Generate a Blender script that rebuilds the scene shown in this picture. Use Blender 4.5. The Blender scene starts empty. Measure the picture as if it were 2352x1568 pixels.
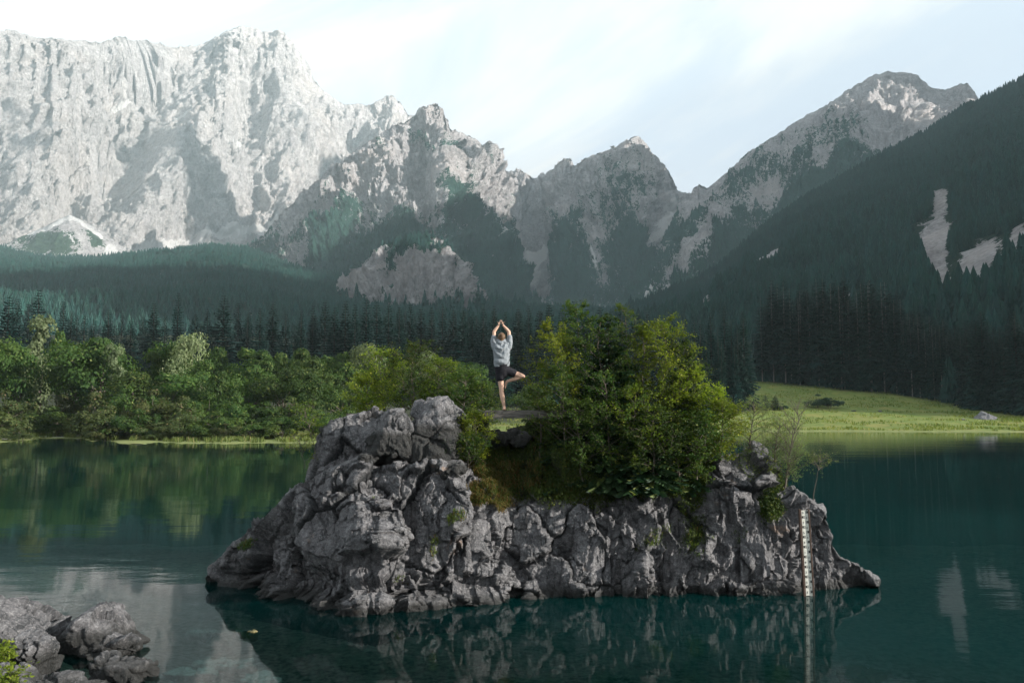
import bpy, bmesh, math, random
import numpy as np
from mathutils import Vector, Matrix, Euler
R = math.radians
C = bpy.context.scene.collection
SC = bpy.context.scene

# ------------------------------------------------------------------ camera
W0, H0 = 2352.0, 1568.0            # all traced pixel positions are in this frame
FPX = 28.0/36.0*W0
CAM_H = 3.8
HORIZON = 939.0
PITCH = math.atan((HORIZON-H0/2)/FPX)
cam_d = bpy.data.cameras.new('camera'); cam_d.lens = 28; cam_d.sensor_width = 36
cam_d.clip_start = 0.1; cam_d.clip_end = 30000
cam = bpy.data.objects.new('camera', cam_d); C.objects.link(cam)
cam.location = (0, 0, CAM_H); cam.rotation_euler = (R(90)+PITCH, 0, 0)
SC.camera = cam

# ------------------------------------------------------------------ light
SUN_EL, SUN_AZ = R(19), R(105)      # azimuth clockwise from +Y
sd = bpy.data.lights.new('sun', 'SUN'); sd.energy = 5.0; sd.angle = R(0.5); sd.color = (1.0, 0.945, 0.86)
sun = bpy.data.objects.new('sun', sd); C.objects.link(sun)
sdir = Vector((math.sin(SUN_AZ)*math.cos(SUN_EL), math.cos(SUN_AZ)*math.cos(SUN_EL), math.sin(SUN_EL)))
sun.rotation_euler = sdir.to_track_quat('Z', 'Y').to_euler()
sun.location = (0, 0, 100)

wd = bpy.data.worlds.new('World'); SC.world = wd; wd.use_nodes = True
nt = wd.node_tree; nt.nodes.clear()
def N(nt, typ, **kw):
    n = nt.nodes.new(typ)
    for k, v in kw.items():
        if k == 'inp':
            for kk, vv in v.items(): n.inputs[kk].default_value = vv
        else: setattr(n, k, v)
    return n
def L(nt, a, b): nt.links.new(a, b)
sky = N(nt, 'ShaderNodeTexSky', sky_type='NISHITA', sun_disc=False, sun_elevation=SUN_EL, sun_rotation=SUN_AZ,
        altitude=900, air_density=1.0, dust_density=1.0, ozone_density=1.0)
geo = N(nt, 'ShaderNodeTexCoord')
# clouds drift on a plane overhead: direction / (z + 0.18)
sep = N(nt, 'ShaderNodeSeparateXYZ'); L(nt, geo.outputs['Generated'], sep.inputs[0])
add = N(nt, 'ShaderNodeMath', operation='ADD', inp={1: 0.22}); L(nt, sep.outputs['Z'], add.inputs[0])
mx = N(nt, 'ShaderNodeMath', operation='MAXIMUM', inp={1: 0.1}); L(nt, add.outputs[0], mx.inputs[0])
dv = N(nt, 'ShaderNodeVectorMath', operation='DIVIDE'); L(nt, geo.outputs['Generated'], dv.inputs[0])
cb = N(nt, 'ShaderNodeCombineXYZ'); L(nt, mx.outputs[0], cb.inputs[0]); L(nt, mx.outputs[0], cb.inputs[1]); L(nt, mx.outputs[0], cb.inputs[2])
L(nt, cb.outputs[0], dv.inputs[1])
mp0 = N(nt, 'ShaderNodeMapping', inp={'Rotation': (0, R(24), 0)}); L(nt, geo.outputs['Generated'], mp0.inputs[0])
mp = N(nt, 'ShaderNodeMapping', inp={'Scale': (1.1, 1.1, 4.2), 'Location': (0.4, 0.3, 0.2)}); L(nt, mp0.outputs[0], mp.inputs[0])
n1 = N(nt, 'ShaderNodeTexNoise', inp={'Scale': 1.3, 'Detail': 10, 'Roughness': 0.58, 'Distortion': 0.7}); L(nt, mp.outputs[0], n1.inputs['Vector'])
cr = N(nt, 'ShaderNodeMapRange', interpolation_type='SMOOTHSTEP', inp={'From Min': 0.40, 'From Max': 0.58, 'To Min': 0.55, 'To Max': 1.0}); L(nt, n1.outputs[0], cr.inputs[0])
# thin bright veil towards the horizon
vz = N(nt, 'ShaderNodeMapRange', inp={'From Min': 0.0, 'From Max': 0.50, 'To Min': 1.0, 'To Max': 0.3}); L(nt, sep.outputs['Z'], vz.inputs[0])
mxx = N(nt, 'ShaderNodeMath', operation='MAXIMUM'); L(nt, cr.outputs[0], mxx.inputs[0]); L(nt, vz.outputs[0], mxx.inputs[1])
cm = N(nt, 'ShaderNodeMix', data_type='RGBA'); cm.inputs[7].default_value = (3.85, 3.83, 3.72, 1)
L(nt, mxx.outputs[0], cm.inputs[0]); L(nt, sky.outputs[0], cm.inputs[6])
bg = N(nt, 'ShaderNodeBackground', inp={'Strength': 0.1}); L(nt, cm.outputs[2], bg.inputs[0])
wo = N(nt, 'ShaderNodeOutputWorld'); L(nt, bg.outputs[0], wo.inputs[0])

SC.view_settings.view_transform = 'Standard'; SC.view_settings.look = 'None'
SC.view_settings.exposure = 1.45; SC.view_settings.gamma = 1.0
SC.view_settings.use_curve_mapping = False
SC.render.engine = 'CYCLES'
cy = SC.cycles
cy.use_denoising = True; cy.max_bounces = 6; cy.diffuse_bounces = 2; cy.glossy_bounces = 3
cy.transmission_bounces = 4; cy.transparent_max_bounces = 8; cy.volume_bounces = 1
cy.caustics_reflective = False; cy.caustics_refractive = False
cy.sample_clamp_indirect = 4.0

# ------------------------------------------------------------------ helpers
F_ = np.array([0, math.cos(PITCH), math.sin(PITCH)]); U_ = np.array([0, -math.sin(PITCH), math.cos(PITCH)]); X_ = np.array([1.0, 0, 0])
def ray(px, py):
    px = np.asarray(px, float); py = np.asarray(py, float)
    xc = ((px-W0/2)/FPX)[..., None]; yc = (-(py-H0/2)/FPX)[..., None]
    return F_ + xc*X_ + yc*U_
def at(px, py, Y):
    """world point seen at pixel (px,py) at forward distance Y"""
    d = ray(px, py); Y = np.asarray(Y, float)
    return np.array([0, 0, CAM_H]) + d*(Y/d[..., 1])[..., None]
def atz(px, py, z=0.0):
    d = ray(px, py)
    return np.array([0, 0, CAM_H]) + d*((z-CAM_H)/d[..., 2])[..., None]
def proj(P):
    P = np.asarray(P, float) - np.array([0, 0, CAM_H])
    f = P@F_; return W0/2 + FPX*(P@X_)/f, H0/2 - FPX*(P@U_)/f

_rs = np.random.RandomState(7)
_perm = np.concatenate([_rs.permutation(256)]*3).astype(np.int64)
_grad = _rs.normal(size=(256, 3)); _grad /= np.linalg.norm(_grad, axis=1)[:, None]
def _h(ix, iy, iz): return _perm[_perm[_perm[ix & 255] + (iy & 255)] + (iz & 255)]
def perlin(p):
    i = np.floor(p).astype(np.int64); f = p - i
    u = f*f*f*(f*(f*6-15)+10); out = 0
    for dx in (0, 1):
        wx = u[..., 0] if dx else 1-u[..., 0]
        for dy in (0, 1):
            wy = u[..., 1] if dy else 1-u[..., 1]
            for dz in (0, 1):
                wz = u[..., 2] if dz else 1-u[..., 2]
                g = _grad[_h(i[..., 0]+dx, i[..., 1]+dy, i[..., 2]+dz)]
                d = g[..., 0]*(f[..., 0]-dx) + g[..., 1]*(f[..., 1]-dy) + g[..., 2]*(f[..., 2]-dz)
                out = out + wx*wy*wz*d
    return out*1.5
def fbm(p, octv=5, gain=0.5, lac=2.03):
    s = 0; a = 1; t = 0
    for k in range(octv):
        s = s + a*perlin(p + 17.3*k); t += a; a *= gain; p = p*lac
    return s/t
def ridged(p, octv=5, gain=0.5, lac=2.07):
    s = 0; a = 1; t = 0; w = 1
    for k in range(octv):
        n = 1-np.abs(perlin(p + 31.7*k))*1.6; n = np.clip(n, 0, 1)**2
        s = s + a*n*w; t += a; w = np.clip(n*1.6, 0.25, 1); a *= gain; p = p*lac
    return s/t
def cells(p, jitter=0.9):
    """Worley: F1, F2, random id (3 values), vector from the cell's point"""
    i = np.floor(p).astype(np.int64)
    f1 = np.full(p.shape[:-1], 9.0); f2 = np.full(p.shape[:-1], 9.0)
    rid = np.zeros(p.shape[:-1], np.int64); vec = np.zeros(p.shape)
    for dx in (-1, 0, 1):
        for dy in (-1, 0, 1):
            for dz in (-1, 0, 1):
                c = i + np.array([dx, dy, dz]); h = _h(c[..., 0], c[..., 1], c[..., 2])
                q = c + 0.5 + _grad[h]*0.5*jitter
                v = p - q; d = np.sqrt((v*v).sum(-1))
                m = d < f1
                f2 = np.where(m, f1, np.minimum(f2, d)); rid = np.where(m, h, rid)
                vec = np.where(m[..., None], v, vec); f1 = np.where(m, d, f1)
    return f1, f2, rid, vec
def sstep(a, b, x):
    t = np.clip((x-a)/(b-a), 0, 1); return t*t*(3-2*t)

def mesh_np(name, verts, faces, mat=None, smooth=True, parent=None, attrs=None, link=True, uvs=None):
    """faces: (n,4) or (n,3) int array"""
    me = bpy.data.meshes.new(name)
    verts = np.ascontiguousarray(verts, np.float32).reshape(-1, 3); faces = np.ascontiguousarray(faces, np.int32)
    k = faces.shape[1]; n = len(faces)
    me.vertices.add(len(verts)); me.vertices.foreach_set('co', verts.ravel())
    me.loops.add(n*k); me.loops.foreach_set('vertex_index', faces.ravel())
    me.polygons.add(n); me.polygons.foreach_set('loop_start', np.arange(0, n*k, k, dtype=np.int32))
    me.update(calc_edges=True)
    me.polygons.foreach_set('use_smooth', np.full(n, smooth, bool))
    for a, v in (attrs or {}).items():
        at_ = me.attributes.new(a, 'FLOAT', 'POINT'); at_.data.foreach_set('value', np.ascontiguousarray(v, np.float32).ravel())
    if mat: me.materials.append(mat)
    if not link: return me
    o = bpy.data.objects.new(name, me); C.objects.link(o)
    if parent: o.parent = parent
    return o
def grid_faces(nv, nu):
    a = np.arange(nv*nu).reshape(nv, nu)
    return np.stack([a[:-1, :-1], a[:-1, 1:], a[1:, 1:], a[1:, :-1]], -1).reshape(-1, 4)
def empty(name, loc=(0, 0, 0), rz=0.0):
    o = bpy.data.objects.new(name, None); C.objects.link(o); o.location = loc; o.rotation_euler = (0, 0, rz); o.empty_display_size = 0.2
    return o
def tag(o, label=None, cat=None, group=None, kind=None):
    if label: o['label'] = label
    if cat: o['category'] = cat
    if group: o['group'] = group
    if kind: o['kind'] = kind
    return o
def copy_thing(src, loc, rz=0.0, sc=1.0, label=None):
    r = src.copy(); C.objects.link(r); r.location = loc; r.rotation_euler = (0, 0, rz)
    r.scale = (sc, sc, sc) if not isinstance(sc, tuple) else sc
    if label: r['label'] = label
    for ch in src.children:
        c = ch.copy(); C.objects.link(c); c.parent = r
        for g in ch.children:
            d = g.copy(); C.objects.link(d); d.parent = c
    return r

# ------------------------------------------------------------------ materials
def new_mat(name):
    m = bpy.data.materials.new(name); m.use_nodes = True; m.node_tree.nodes.clear()
    t = m.node_tree; o = N(t, 'ShaderNodeOutputMaterial'); return m, t, o
def ramp(t, fac, stops):
    r = N(t, 'ShaderNodeValToRGB'); L(t, fac, r.inputs[0]); e = r.color_ramp.elements
    while len(e) < len(stops): e.new(0.5)
    for i, (p, c) in enumerate(stops): e[i].position = p; e[i].color = (*c, 1) if len(c) == 3 else c
    return r.outputs[0]
def noise(t, vec, scale, detail=6, rough=0.6, dist=0.0):
    n = N(t, 'ShaderNodeTexNoise', inp={'Scale': scale, 'Detail': detail, 'Roughness': rough, 'Distortion': dist}); L(t, vec, n.inputs['Vector']); return n.outputs[0]
def mapping(t, vec, sc=(1, 1, 1), rot=(0, 0, 0)):
    m = N(t, 'ShaderNodeMapping', inp={'Scale': sc, 'Rotation': rot}); L(t, vec, m.inputs[0]); return m.outputs[0]
def mixc(t, fac, a, b, blend='MIX'):
    m = N(t, 'ShaderNodeMix', data_type='RGBA', blend_type=blend)
    for s, v in ((0, fac), (6, a), (7, b)):
        if isinstance(v, (int, float)): m.inputs[s].default_value = v
        elif isinstance(v, tuple): m.inputs[s].default_value = (*v, 1)
        else: L(t, v, m.inputs[s])
    return m.outputs[2]
def mrange(t, v, a, b, c=0.0, d=1.0, smooth=False):
    m = N(t, 'ShaderNodeMapRange', inp={'From Min': a, 'From Max': b, 'To Min': c, 'To Max': d})
    if smooth: m.interpolation_type = 'SMOOTHSTEP'
    L(t, v, m.inputs[0]); return m.outputs[0]
def mth(t, op, a, b=0.0):
    m = N(t, 'ShaderNodeMath', operation=op)
    for i, v in ((0, a), (1, b)):
        if isinstance(v, (int, float)): m.inputs[i].default_value = v
        else: L(t, v, m.inputs[i])
    return m.outputs[0]
def bsdf(t, o, col, rough=0.9, bump=None, bdist=1.0, bstr=1.0, spec=0.2):
    b = N(t, 'ShaderNodeBsdfPrincipled'); b.inputs['Specular IOR Level'].default_value = spec
    if isinstance(col, tuple): b.inputs['Base Color'].default_value = (*col, 1)
    else: L(t, col, b.inputs['Base Color'])
    if isinstance(rough, (int, float)): b.inputs['Roughness'].default_value = rough
    else: L(t, rough, b.inputs['Roughness'])
    if bump is not None:
        bn = N(t, 'ShaderNodeBump', inp={'Strength': bstr, 'Distance': bdist}); L(t, bump, bn.inputs['Height']); L(t, bn.outputs[0], b.inputs['Normal'])
    L(t, b.outputs[0], o.inputs[0]); return b
def attr(t, name): return N(t, 'ShaderNodeAttribute', attribute_name=name).outputs['Fac']

def mountain_mat(name, rock_a, rock_b, veg_c, veg_d, s=1.0):
    m, t, o = new_mat(name); tc = N(t, 'ShaderNodeTexCoord').outputs['Object']
    n1 = noise(t, tc, 0.004*s, 8, 0.65); n2 = noise(t, mapping(t, tc, (1, 1, 0.3)), 0.03*s, 10, 0.75, 0.8); n3 = noise(t, tc, 0.10*s, 8, 0.8)
    st = noise(t, mapping(t, tc, (0.3, 0.3, 1.0), (R(22), R(34), 0)), 0.05*s, 8, 0.75, 0.4)
    n5 = noise(t, mapping(t, tc, (1, 1, 0.45)), 0.012*s, 10, 0.78, 1.2)
    base = mixc(t, mrange(t, n2, 0.38, 0.62), rock_a, rock_b)
    base = mixc(t, mrange(t, st, 0.47, 0.58, 0.0, 0.35), base, tuple(0.68*x for x in rock_a))
    base = mixc(t, mrange(t, n3, 0.46, 0.60, 0.0, 0.6), base, tuple(0.5*x for x in rock_a))
    base = mixc(t, mrange(t, n5, 0.55, 0.62, 0.0, 0.6), base, tuple(0.45*x for x in rock_a))
    base = mixc(t, mrange(t, n1, 0.5, 0.7, 0, 0.5), base, (rock_b[0]*1.02, rock_b[1]*0.95, rock_b[2]*0.90))
    veg = mixc(t, mrange(t, n3, 0.4, 0.6), veg_c, veg_d)
    vf = mth(t, 'ADD', attr(t, 'veg'), mth(t, 'MULTIPLY', mth(t, 'SUBTRACT', n3, 0.5), 2.2))
    vf = mth(t, 'ADD', vf, mth(t, 'MULTIPLY', mth(t, 'SUBTRACT', n2, 0.5), 2.2))
    vf = mth(t, 'ADD', vf, mth(t, 'MULTIPLY', mth(t, 'SUBTRACT', n5, 0.5), 1.8))
    col = mixc(t, mrange(t, vf, 0.44, 0.56, 0, 1, True), base, veg)
    sf = mth(t, 'ADD', attr(t, 'scree'), mth(t, 'MULTIPLY', mth(t, 'SUBTRACT', n3, 0.5), 0.9))
    col = mixc(t, mrange(t, sf, 0.45, 0.58, 0, 1, True), col, (0.86, 0.84, 0.83))
    bh = mth(t, 'ADD', mth(t, 'MULTIPLY', n2, 1.0), mth(t, 'MULTIPLY', n3, 0.6))
    bh = mth(t, 'ADD', bh, mth(t, 'MULTIPLY', n5, 2.0))
    bsdf(t, o, col, 0.95, bh, 26.0/s, 1.0, 0.1)
    return m
HAZE = 6.5e-5
# ------------------------------------------------------------------ water and haze
def water_mat():
    m, t, o = new_mat('lake_water'); tc = N(t, 'ShaderNodeTexCoord').outputs['Object']
    a = noise(t, mapping(t, tc, (0.55, 1.6, 1)), 1.6, 4, 0.55); b = noise(t, mapping(t, tc, (0.5, 1.3, 1)), 0.22, 3, 0.5)
    c = noise(t, tc, 0.03, 3, 0.5)
    amp = mrange(t, c, 0.4, 0.62, 0.25, 1.0)
    h = mth(t, 'ADD', mth(t, 'MULTIPLY', mth(t, 'MULTIPLY', a, amp), 0.006), mth(t, 'MULTIPLY', b, 0.02))
    bn = N(t, 'ShaderNodeBump', inp={'Strength': 1.0, 'Distance': 1.0}); L(t, h, bn.inputs['Height'])
    fr = N(t, 'ShaderNodeFresnel', inp={'IOR': 1.33}); L(t, bn.outputs[0], fr.inputs[1])
    gl = N(t, 'ShaderNodeBsdfGlossy', inp={'Roughness': 0.03, 'Color': (1, 1, 1, 1)}); L(t, bn.outputs[0], gl.inputs['Normal'])
    df = N(t, 'ShaderNodeBsdfDiffuse'); 
    sx = N(t, 'ShaderNodeSeparateXYZ'); L(t, tc, sx.inputs[0])
    L(t, mixc(t, mrange(t, noise(t, tc, 0.02, 3), 0.35, 0.65), (0.0002, 0.009, 0.0095), (0.0006, 0.036, 0.034)), df.inputs[0])
    tr = N(t, 'ShaderNodeBsdfTransparent', inp={'Color': (0.45, 0.72, 0.68, 1)})
    # clear over the shallow shelf by the bank, opaque where deep
    near = mth(t, 'SUBTRACT', 15.5, sx.outputs['Y']); 
    near = mth(t, 'SUBTRACT', near, mth(t, 'MULTIPLY', mth(t, 'ADD', sx.outputs['X'], 3.0), 0.35))
    sh = mrange(t, near, -1.5, 3.5, 0.22, 0.8, True)
    body = N(t, 'ShaderNodeMixShader'); L(t, sh, body.inputs[0]); L(t, df.outputs[0], body.inputs[1]); L(t, tr.outputs[0], body.inputs[2])
    mx_ = N(t, 'ShaderNodeMixShader'); L(t, fr.outputs[0], mx_.inputs[0]); L(t, body.outputs[0], mx_.inputs[1]); L(t, gl.outputs[0], mx_.inputs[2])
    L(t, mx_.outputs[0], o.inputs[0]); return m
s_ = 900.0
lake = mesh_np('lake_water', [(-s_, -40, 0), (s_, -40, 0), (s_, 2*s_, 0), (-s_, 2*s_, 0)], np.array([[0, 1, 2, 3]]), water_mat(), False)
tag(lake, kind='structure')

m_bed, t, o = new_mat('lake_bed'); tc = N(t, 'ShaderNodeTexCoord').outputs['Object']
nn = noise(t, tc, 0.8, 8, 0.7); n4 = noise(t, tc, 4.0, 6, 0.7)
bsdf(t, o, mixc(t, mrange(t, n4, 0.4, 0.62), mixc(t, mrange(t, nn, 0.42, 0.6), (0.06, 0.08, 0.06), (0.26, 0.25, 0.20)), (0.45, 0.42, 0.36)), 0.9, n4, 0.1, 0.8)
nu, nv = 160, 160
gx, gy = np.meshgrid(np.linspace(-60, 60, nu), np.linspace(-30, 60, nv))
m_deep, t, o = new_mat('deep_lake_floor'); bsdf(t, o, (0.002, 0.016, 0.015), 1.0)
deep = mesh_np('lake_floor', [(-890, -39, -4.6), (890, -39, -4.6), (890, 1500, -4.6), (-890, 1500, -4.6)], np.array([[0, 1, 2, 3]]), m_deep, False); tag(deep, kind='structure')
bz = -0.5 - 3.5*sstep(9, 24, gy + 0.6*(gx+5)) + 0.25*fbm(np.stack([gx*0.35, gy*0.35, gx*0], -1), 4)
bz = bz - 1.2*sstep(40, 60, np.maximum(np.abs(gx), gy))
bed = mesh_np('lake_bed', np.stack([gx, gy, bz], -1), grid_faces(nv, nu), m_bed); tag(bed, kind='structure')

hz, t, o = new_mat('valley_haze')
pv = N(t, 'ShaderNodeVolumePrincipled', inp={'Color': (0.74, 0.93, 1.0, 1), 'Density': HAZE, 'Anisotropy': 0.0})
L(t, pv.outputs[0], o.inputs['Volume'])
bm = bmesh.new(); bmesh.ops.create_cube(bm, size=1.0)
x0, x1, y0, y1, z0, z1 = -4500, 5600, -1600, 6200, -6, 3450
bmesh.ops.scale(bm, vec=(x1-x0, y1-y0, z1-z0), verts=bm.verts); bmesh.ops.translate(bm, vec=((x0+x1)/2, (y0+y1)/2, (z0+z1)/2), verts=bm.verts)
me = bpy.data.meshes.new('haze'); bm.to_mesh(me); bm.free(); me.materials.append(hz)
hz_o = bpy.data.objects.new('haze', me); C.objects.link(hz_o); tag(hz_o, kind='stuff')

# ------------------------------------------------------------------ mountains
RELIEF = {}
def blobs(px, py, lst):
    """soft painted patches on the slope: (x, y, rx, ry, angle deg, value)"""
    out = np.zeros(px.shape)
    if px.ndim == 2 and px.size > 3000:
        q = np.stack([px/46.0, py/46.0, px*0], -1); px = px + 20*fbm(q, 4, 0.6); py = py + 20*fbm(q+40, 4, 0.6)
    for (x, y, rx, ry, a, v) in lst:
        ca, sa = math.cos(R(a)), math.sin(R(a)); dx = px-x; dy = py-y
        u = (dx*ca+dy*sa)/rx; w = (-dx*sa+dy*ca)/ry
        out += v*np.exp(-(u*u+w*w))
    return out
def interp(lst, px, k): 
    a = np.array(lst, float); return np.interp(px, a[:, 0], a[:, k])
def relief(name, crest, foot, nu, nv, disp, veg=None, scree=None, mat=None, prof=1.3, jag=(3.0, 0.05), nback=14, back=500, seed=0.0, bow=None):
    px = np.linspace(crest[0][0], crest[-1][0], nu)
    cy_, cY = interp(crest, px, 1), interp(crest, px, 2); fy, fY = interp(foot, px, 1), interp(foot, px, 2)
    q = np.stack([px*jag[1], px*0+seed, px*0], -1)
    cy_ = cy_ + jag[0]*fbm(q, 5, 0.6)
    Pt = at(px, cy_, cY); Pf = at(px, fy, fY)
    # broad crest carries the face; the small teeth of the skyline only shape the top of it
    kw = max(3, int(nu*24/(px[-1]-px[0])))|1; ker = np.hanning(kw+2)[1:-1]; ker /= ker.sum()
    cs = np.convolve(np.pad(cy_, kw//2, mode='edge'), ker, mode='valid'); Pc = at(px, cs, cY); off = Pt-Pc
    t = np.concatenate([np.linspace(0, 1, nv), 1+np.linspace(0, 1, nback+1)[1:]])[:, None]
    tf = np.clip(t, 0, 1); tb = np.clip(t-1, 0, 1)
    g = tf**prof
    XY = Pf[None, :, :2]*(1-tf[..., None]) + Pc[None, :, :2]*tf[..., None]
    Z = Pf[None, :, 2]*(1-g) + Pc[None, :, 2]*g
    away = Pc[:, :2]/np.linalg.norm(Pc[:, :2], axis=1)[:, None]
    XY = XY + away[None]*(tb*back)[..., None]
    Z = Z - (tb**1.2)*(Pc[None, :, 2]-Pf[None, :, 2])*0.9
    P = np.concatenate([XY, Z[..., None]], -1) + off[None]*((tf**7)*(1-0.9*tb))[..., None]
    ppx, ppy = proj(P)
    # macro normal
    du = np.gradient(P, axis=1); dvv = np.gradient(P, axis=0); nrm = np.cross(du, dvv); nrm /= np.linalg.norm(nrm, axis=-1)[..., None]+1e-9
    d = disp(P, ppx, ppy, t)
    env = (1-0.50*np.exp(-((t-1)/0.06)**2)-0.30*np.exp(-((t-1)/0.02)**2))*sstep(-0.01, 0.05, tf)
    P = P + nrm*(d*env)[..., None]
    n2 = np.cross(np.gradient(P, axis=1), np.gradient(P, axis=0)); n2 /= np.linalg.norm(n2, axis=-1)[..., None]+1e-9
    V = np.clip(veg(P, ppx, ppy, n2), -1, 2) if veg else np.zeros(P.shape[:2]) - 1
    S = np.clip(scree(P, ppx, ppy, n2), 0, 2) if scree else np.zeros(P.shape[:2])
    if veg and name not in ('forested_foothill', 'right_forested_slope'):
        V = np.clip(V + 0.55*fbm(P/75.0+seed, 6, 0.68)*(V > -0.3) - 0.16*np.clip(-d/(np.std(d)+1), -1.5, 2.0), -1, 2)
    RELIEF[name] = (P, V, S, ppx, ppy, n2)
    o = mesh_np(name, P.reshape(-1, 3), grid_faces(P.shape[0], nu), mat, True, attrs={'veg': V, 'scree': S})
    tag(o, kind='structure'); return o

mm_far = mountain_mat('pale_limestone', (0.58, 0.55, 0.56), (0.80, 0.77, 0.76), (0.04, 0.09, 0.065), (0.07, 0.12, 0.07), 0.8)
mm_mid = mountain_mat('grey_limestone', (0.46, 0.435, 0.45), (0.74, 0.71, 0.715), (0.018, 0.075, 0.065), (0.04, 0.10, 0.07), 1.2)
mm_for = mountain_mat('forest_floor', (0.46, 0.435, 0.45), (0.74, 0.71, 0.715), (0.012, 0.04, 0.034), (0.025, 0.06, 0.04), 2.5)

def cliff_disp(amp, Lh, sv=0.35, seed=0.0, extra=None, warp=0.5):
    def f(P, px, py, t):
        q = P/Lh; q = np.stack([q[..., 0], q[..., 1], q[..., 2]*sv], -1)+seed
        w = fbm(q*0.7+5.1, 3)[..., None]*warp
        r = ridged(q+w, 8, 0.62)
        f2 = fbm(P/(Lh*0.45)+seed, 7, 0.68)
        c1, c2, rid, vec = cells(np.stack([P[..., 0], P[..., 1], P[..., 2]*0.6], -1)/(Lh*0.22)+seed)
        facet = (vec*_grad[rid]).sum(-1)
        k1, k2, rid2, vec2 = cells(np.stack([P[..., 0], P[..., 1], P[..., 2]*0.45], -1)/(Lh*0.085)+seed+w*2)
        d = amp*(r-0.45)*1.7 + amp*0.45*f2 + amp*0.30*facet + amp*0.16*(vec2*_grad[rid2]).sum(-1)
        bed = (P[..., 2]*0.92+P[..., 0]*0.28)/(Lh*0.17) + 1.6*fbm(P/(Lh*0.9)+seed, 4)
        d = d + amp*0.17*((bed % 1.0)-0.5)*(0.4+0.6*sstep(-0.2, 0.2, fbm(P/Lh+seed+50, 3)))
        if extra: d = d + extra(P, px, py, t)
        return d
    return f

# great left wall: the left wing swings round towards the lake and faces right
crest = [(-500,110,2900),(-300,120,3060),(-150,95,3180),(0,72,3300),(25,68,3348),(50,80,3397),(90,92,3476),(150,93,3593),(215,95,3720),(232,98,3754),(262,84,3815),(285,83,3863),(300,92,3894),(325,88,3945),(345,95,3986),(365,95,4027),(395,108,4089),(440,106,4203),(480,100,4306),(510,80,4383),(555,62,4500),(585,68,4552),(600,75,4579),(635,75,4641),(660,90,4685),(690,118,4738),(710,150,4773),(725,185,4800),(740,205,4824),(760,220,4856),(790,240,4904),(830,240,4968),(850,238,5000),(880,220,5033),(900,218,5055),(920,235,5077),(938,262,5097),(965,272,5106),(1020,330,5122),(1150,420,5158),(1300,480,5200)]
foot = [(-500,620,2300),(-150,625,2500),(0,625,2650),(220,640,2800),(600,640,3300),(1300,640,3900)]
def ex1(P, px, py, t):
    # big buttresses and hanging gullies
    d = 0
    for (x, y, rx, ry, a, v) in [(110,300,90,260,-8,130),(330,230,60,200,10,-110),(420,330,60,190,28,120),(520,200,50,200,5,90),(585,330,45,190,-6,-70),(640,190,50,170,-12,110),(250,430,60,160,30,-90),(720,330,60,150,20,70),(800,330,60,140,30,-60),(330,480,120,60,0,50),(60,420,60,120,0,60),(180,380,24,150,10,-70),(600,460,140,60,-20,-40)]:
        ca, sa = math.cos(R(a)), math.sin(R(a)); dx = px-x; dy = py-y
        d = d + v*np.exp(-(((dx*ca+dy*sa)/rx)**2 + ((-dx*sa+dy*ca)/ry)**2))
    return d*1.15
def sn1(P, px, py, n):
    ledge = sstep(0.60, 0.82, n[..., 2])*0.55*(py < 520)
    talus = 1.2*np.exp(-((py-np.interp(px, [0, 270, 330, 450, 520, 600, 640], [600, 590, 570, 553, 537, 510, 490]))/13.0)**2)*(px < 640)
    return ledge*0.9*(fbm(P/180.0, 3) > 0.05) + talus + blobs(px, py, [(350,140,22,10,-20,.7),(300,205,40,6,-25,.8),(420,275,30,6,0,.9),(545,340,16,22,30,.7),(275,408,14,8,0,.6),(600,350,20,5,0,.6),(720,255,50,5,-20,.5),(560,540,60,14,-22,.6)])
def vg1(P, px, py, n): return -0.45 + blobs(px, py, [(480,375,60,22,0,.4),(640,520,90,26,-25,.5)])
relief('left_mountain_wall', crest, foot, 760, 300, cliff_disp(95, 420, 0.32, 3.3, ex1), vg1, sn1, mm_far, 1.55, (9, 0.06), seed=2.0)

# grassy debris cone under the wall
relief('debris_cone', [(-300,560,2720),(-80,560,2740),(0,566,2750),(45,545,2760),(100,522,2780),(130,505,2790),(160,493,2800),(190,506,2790),(225,525,2780),(262,552,2760),(285,572,2740),(420,590,2700)],
       [(-300,640,2450),(420,640,2450)], 180, 50, cliff_disp(10, 160, 0.5, 9.1),
       lambda P, px, py, n: 0.15+blobs(px, py, [(110,560,70,26,0,1.1),(215,548,26,18,30,.9)]) - blobs(px, py, [(190,550,60,6,50,1.2)]),
       lambda P, px, py, n: blobs(px, py, [(100,521,55,7,-24,1.0),(165,497,22,14,0,1.0),(215,530,45,7,38,.9),(0,570,60,14,10,.9),(255,578,26,14,0,.9),(170,556,60,4,50,.7)]), mm_far, 1.1, (2, 0.1), back=150, seed=1.0)

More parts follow.
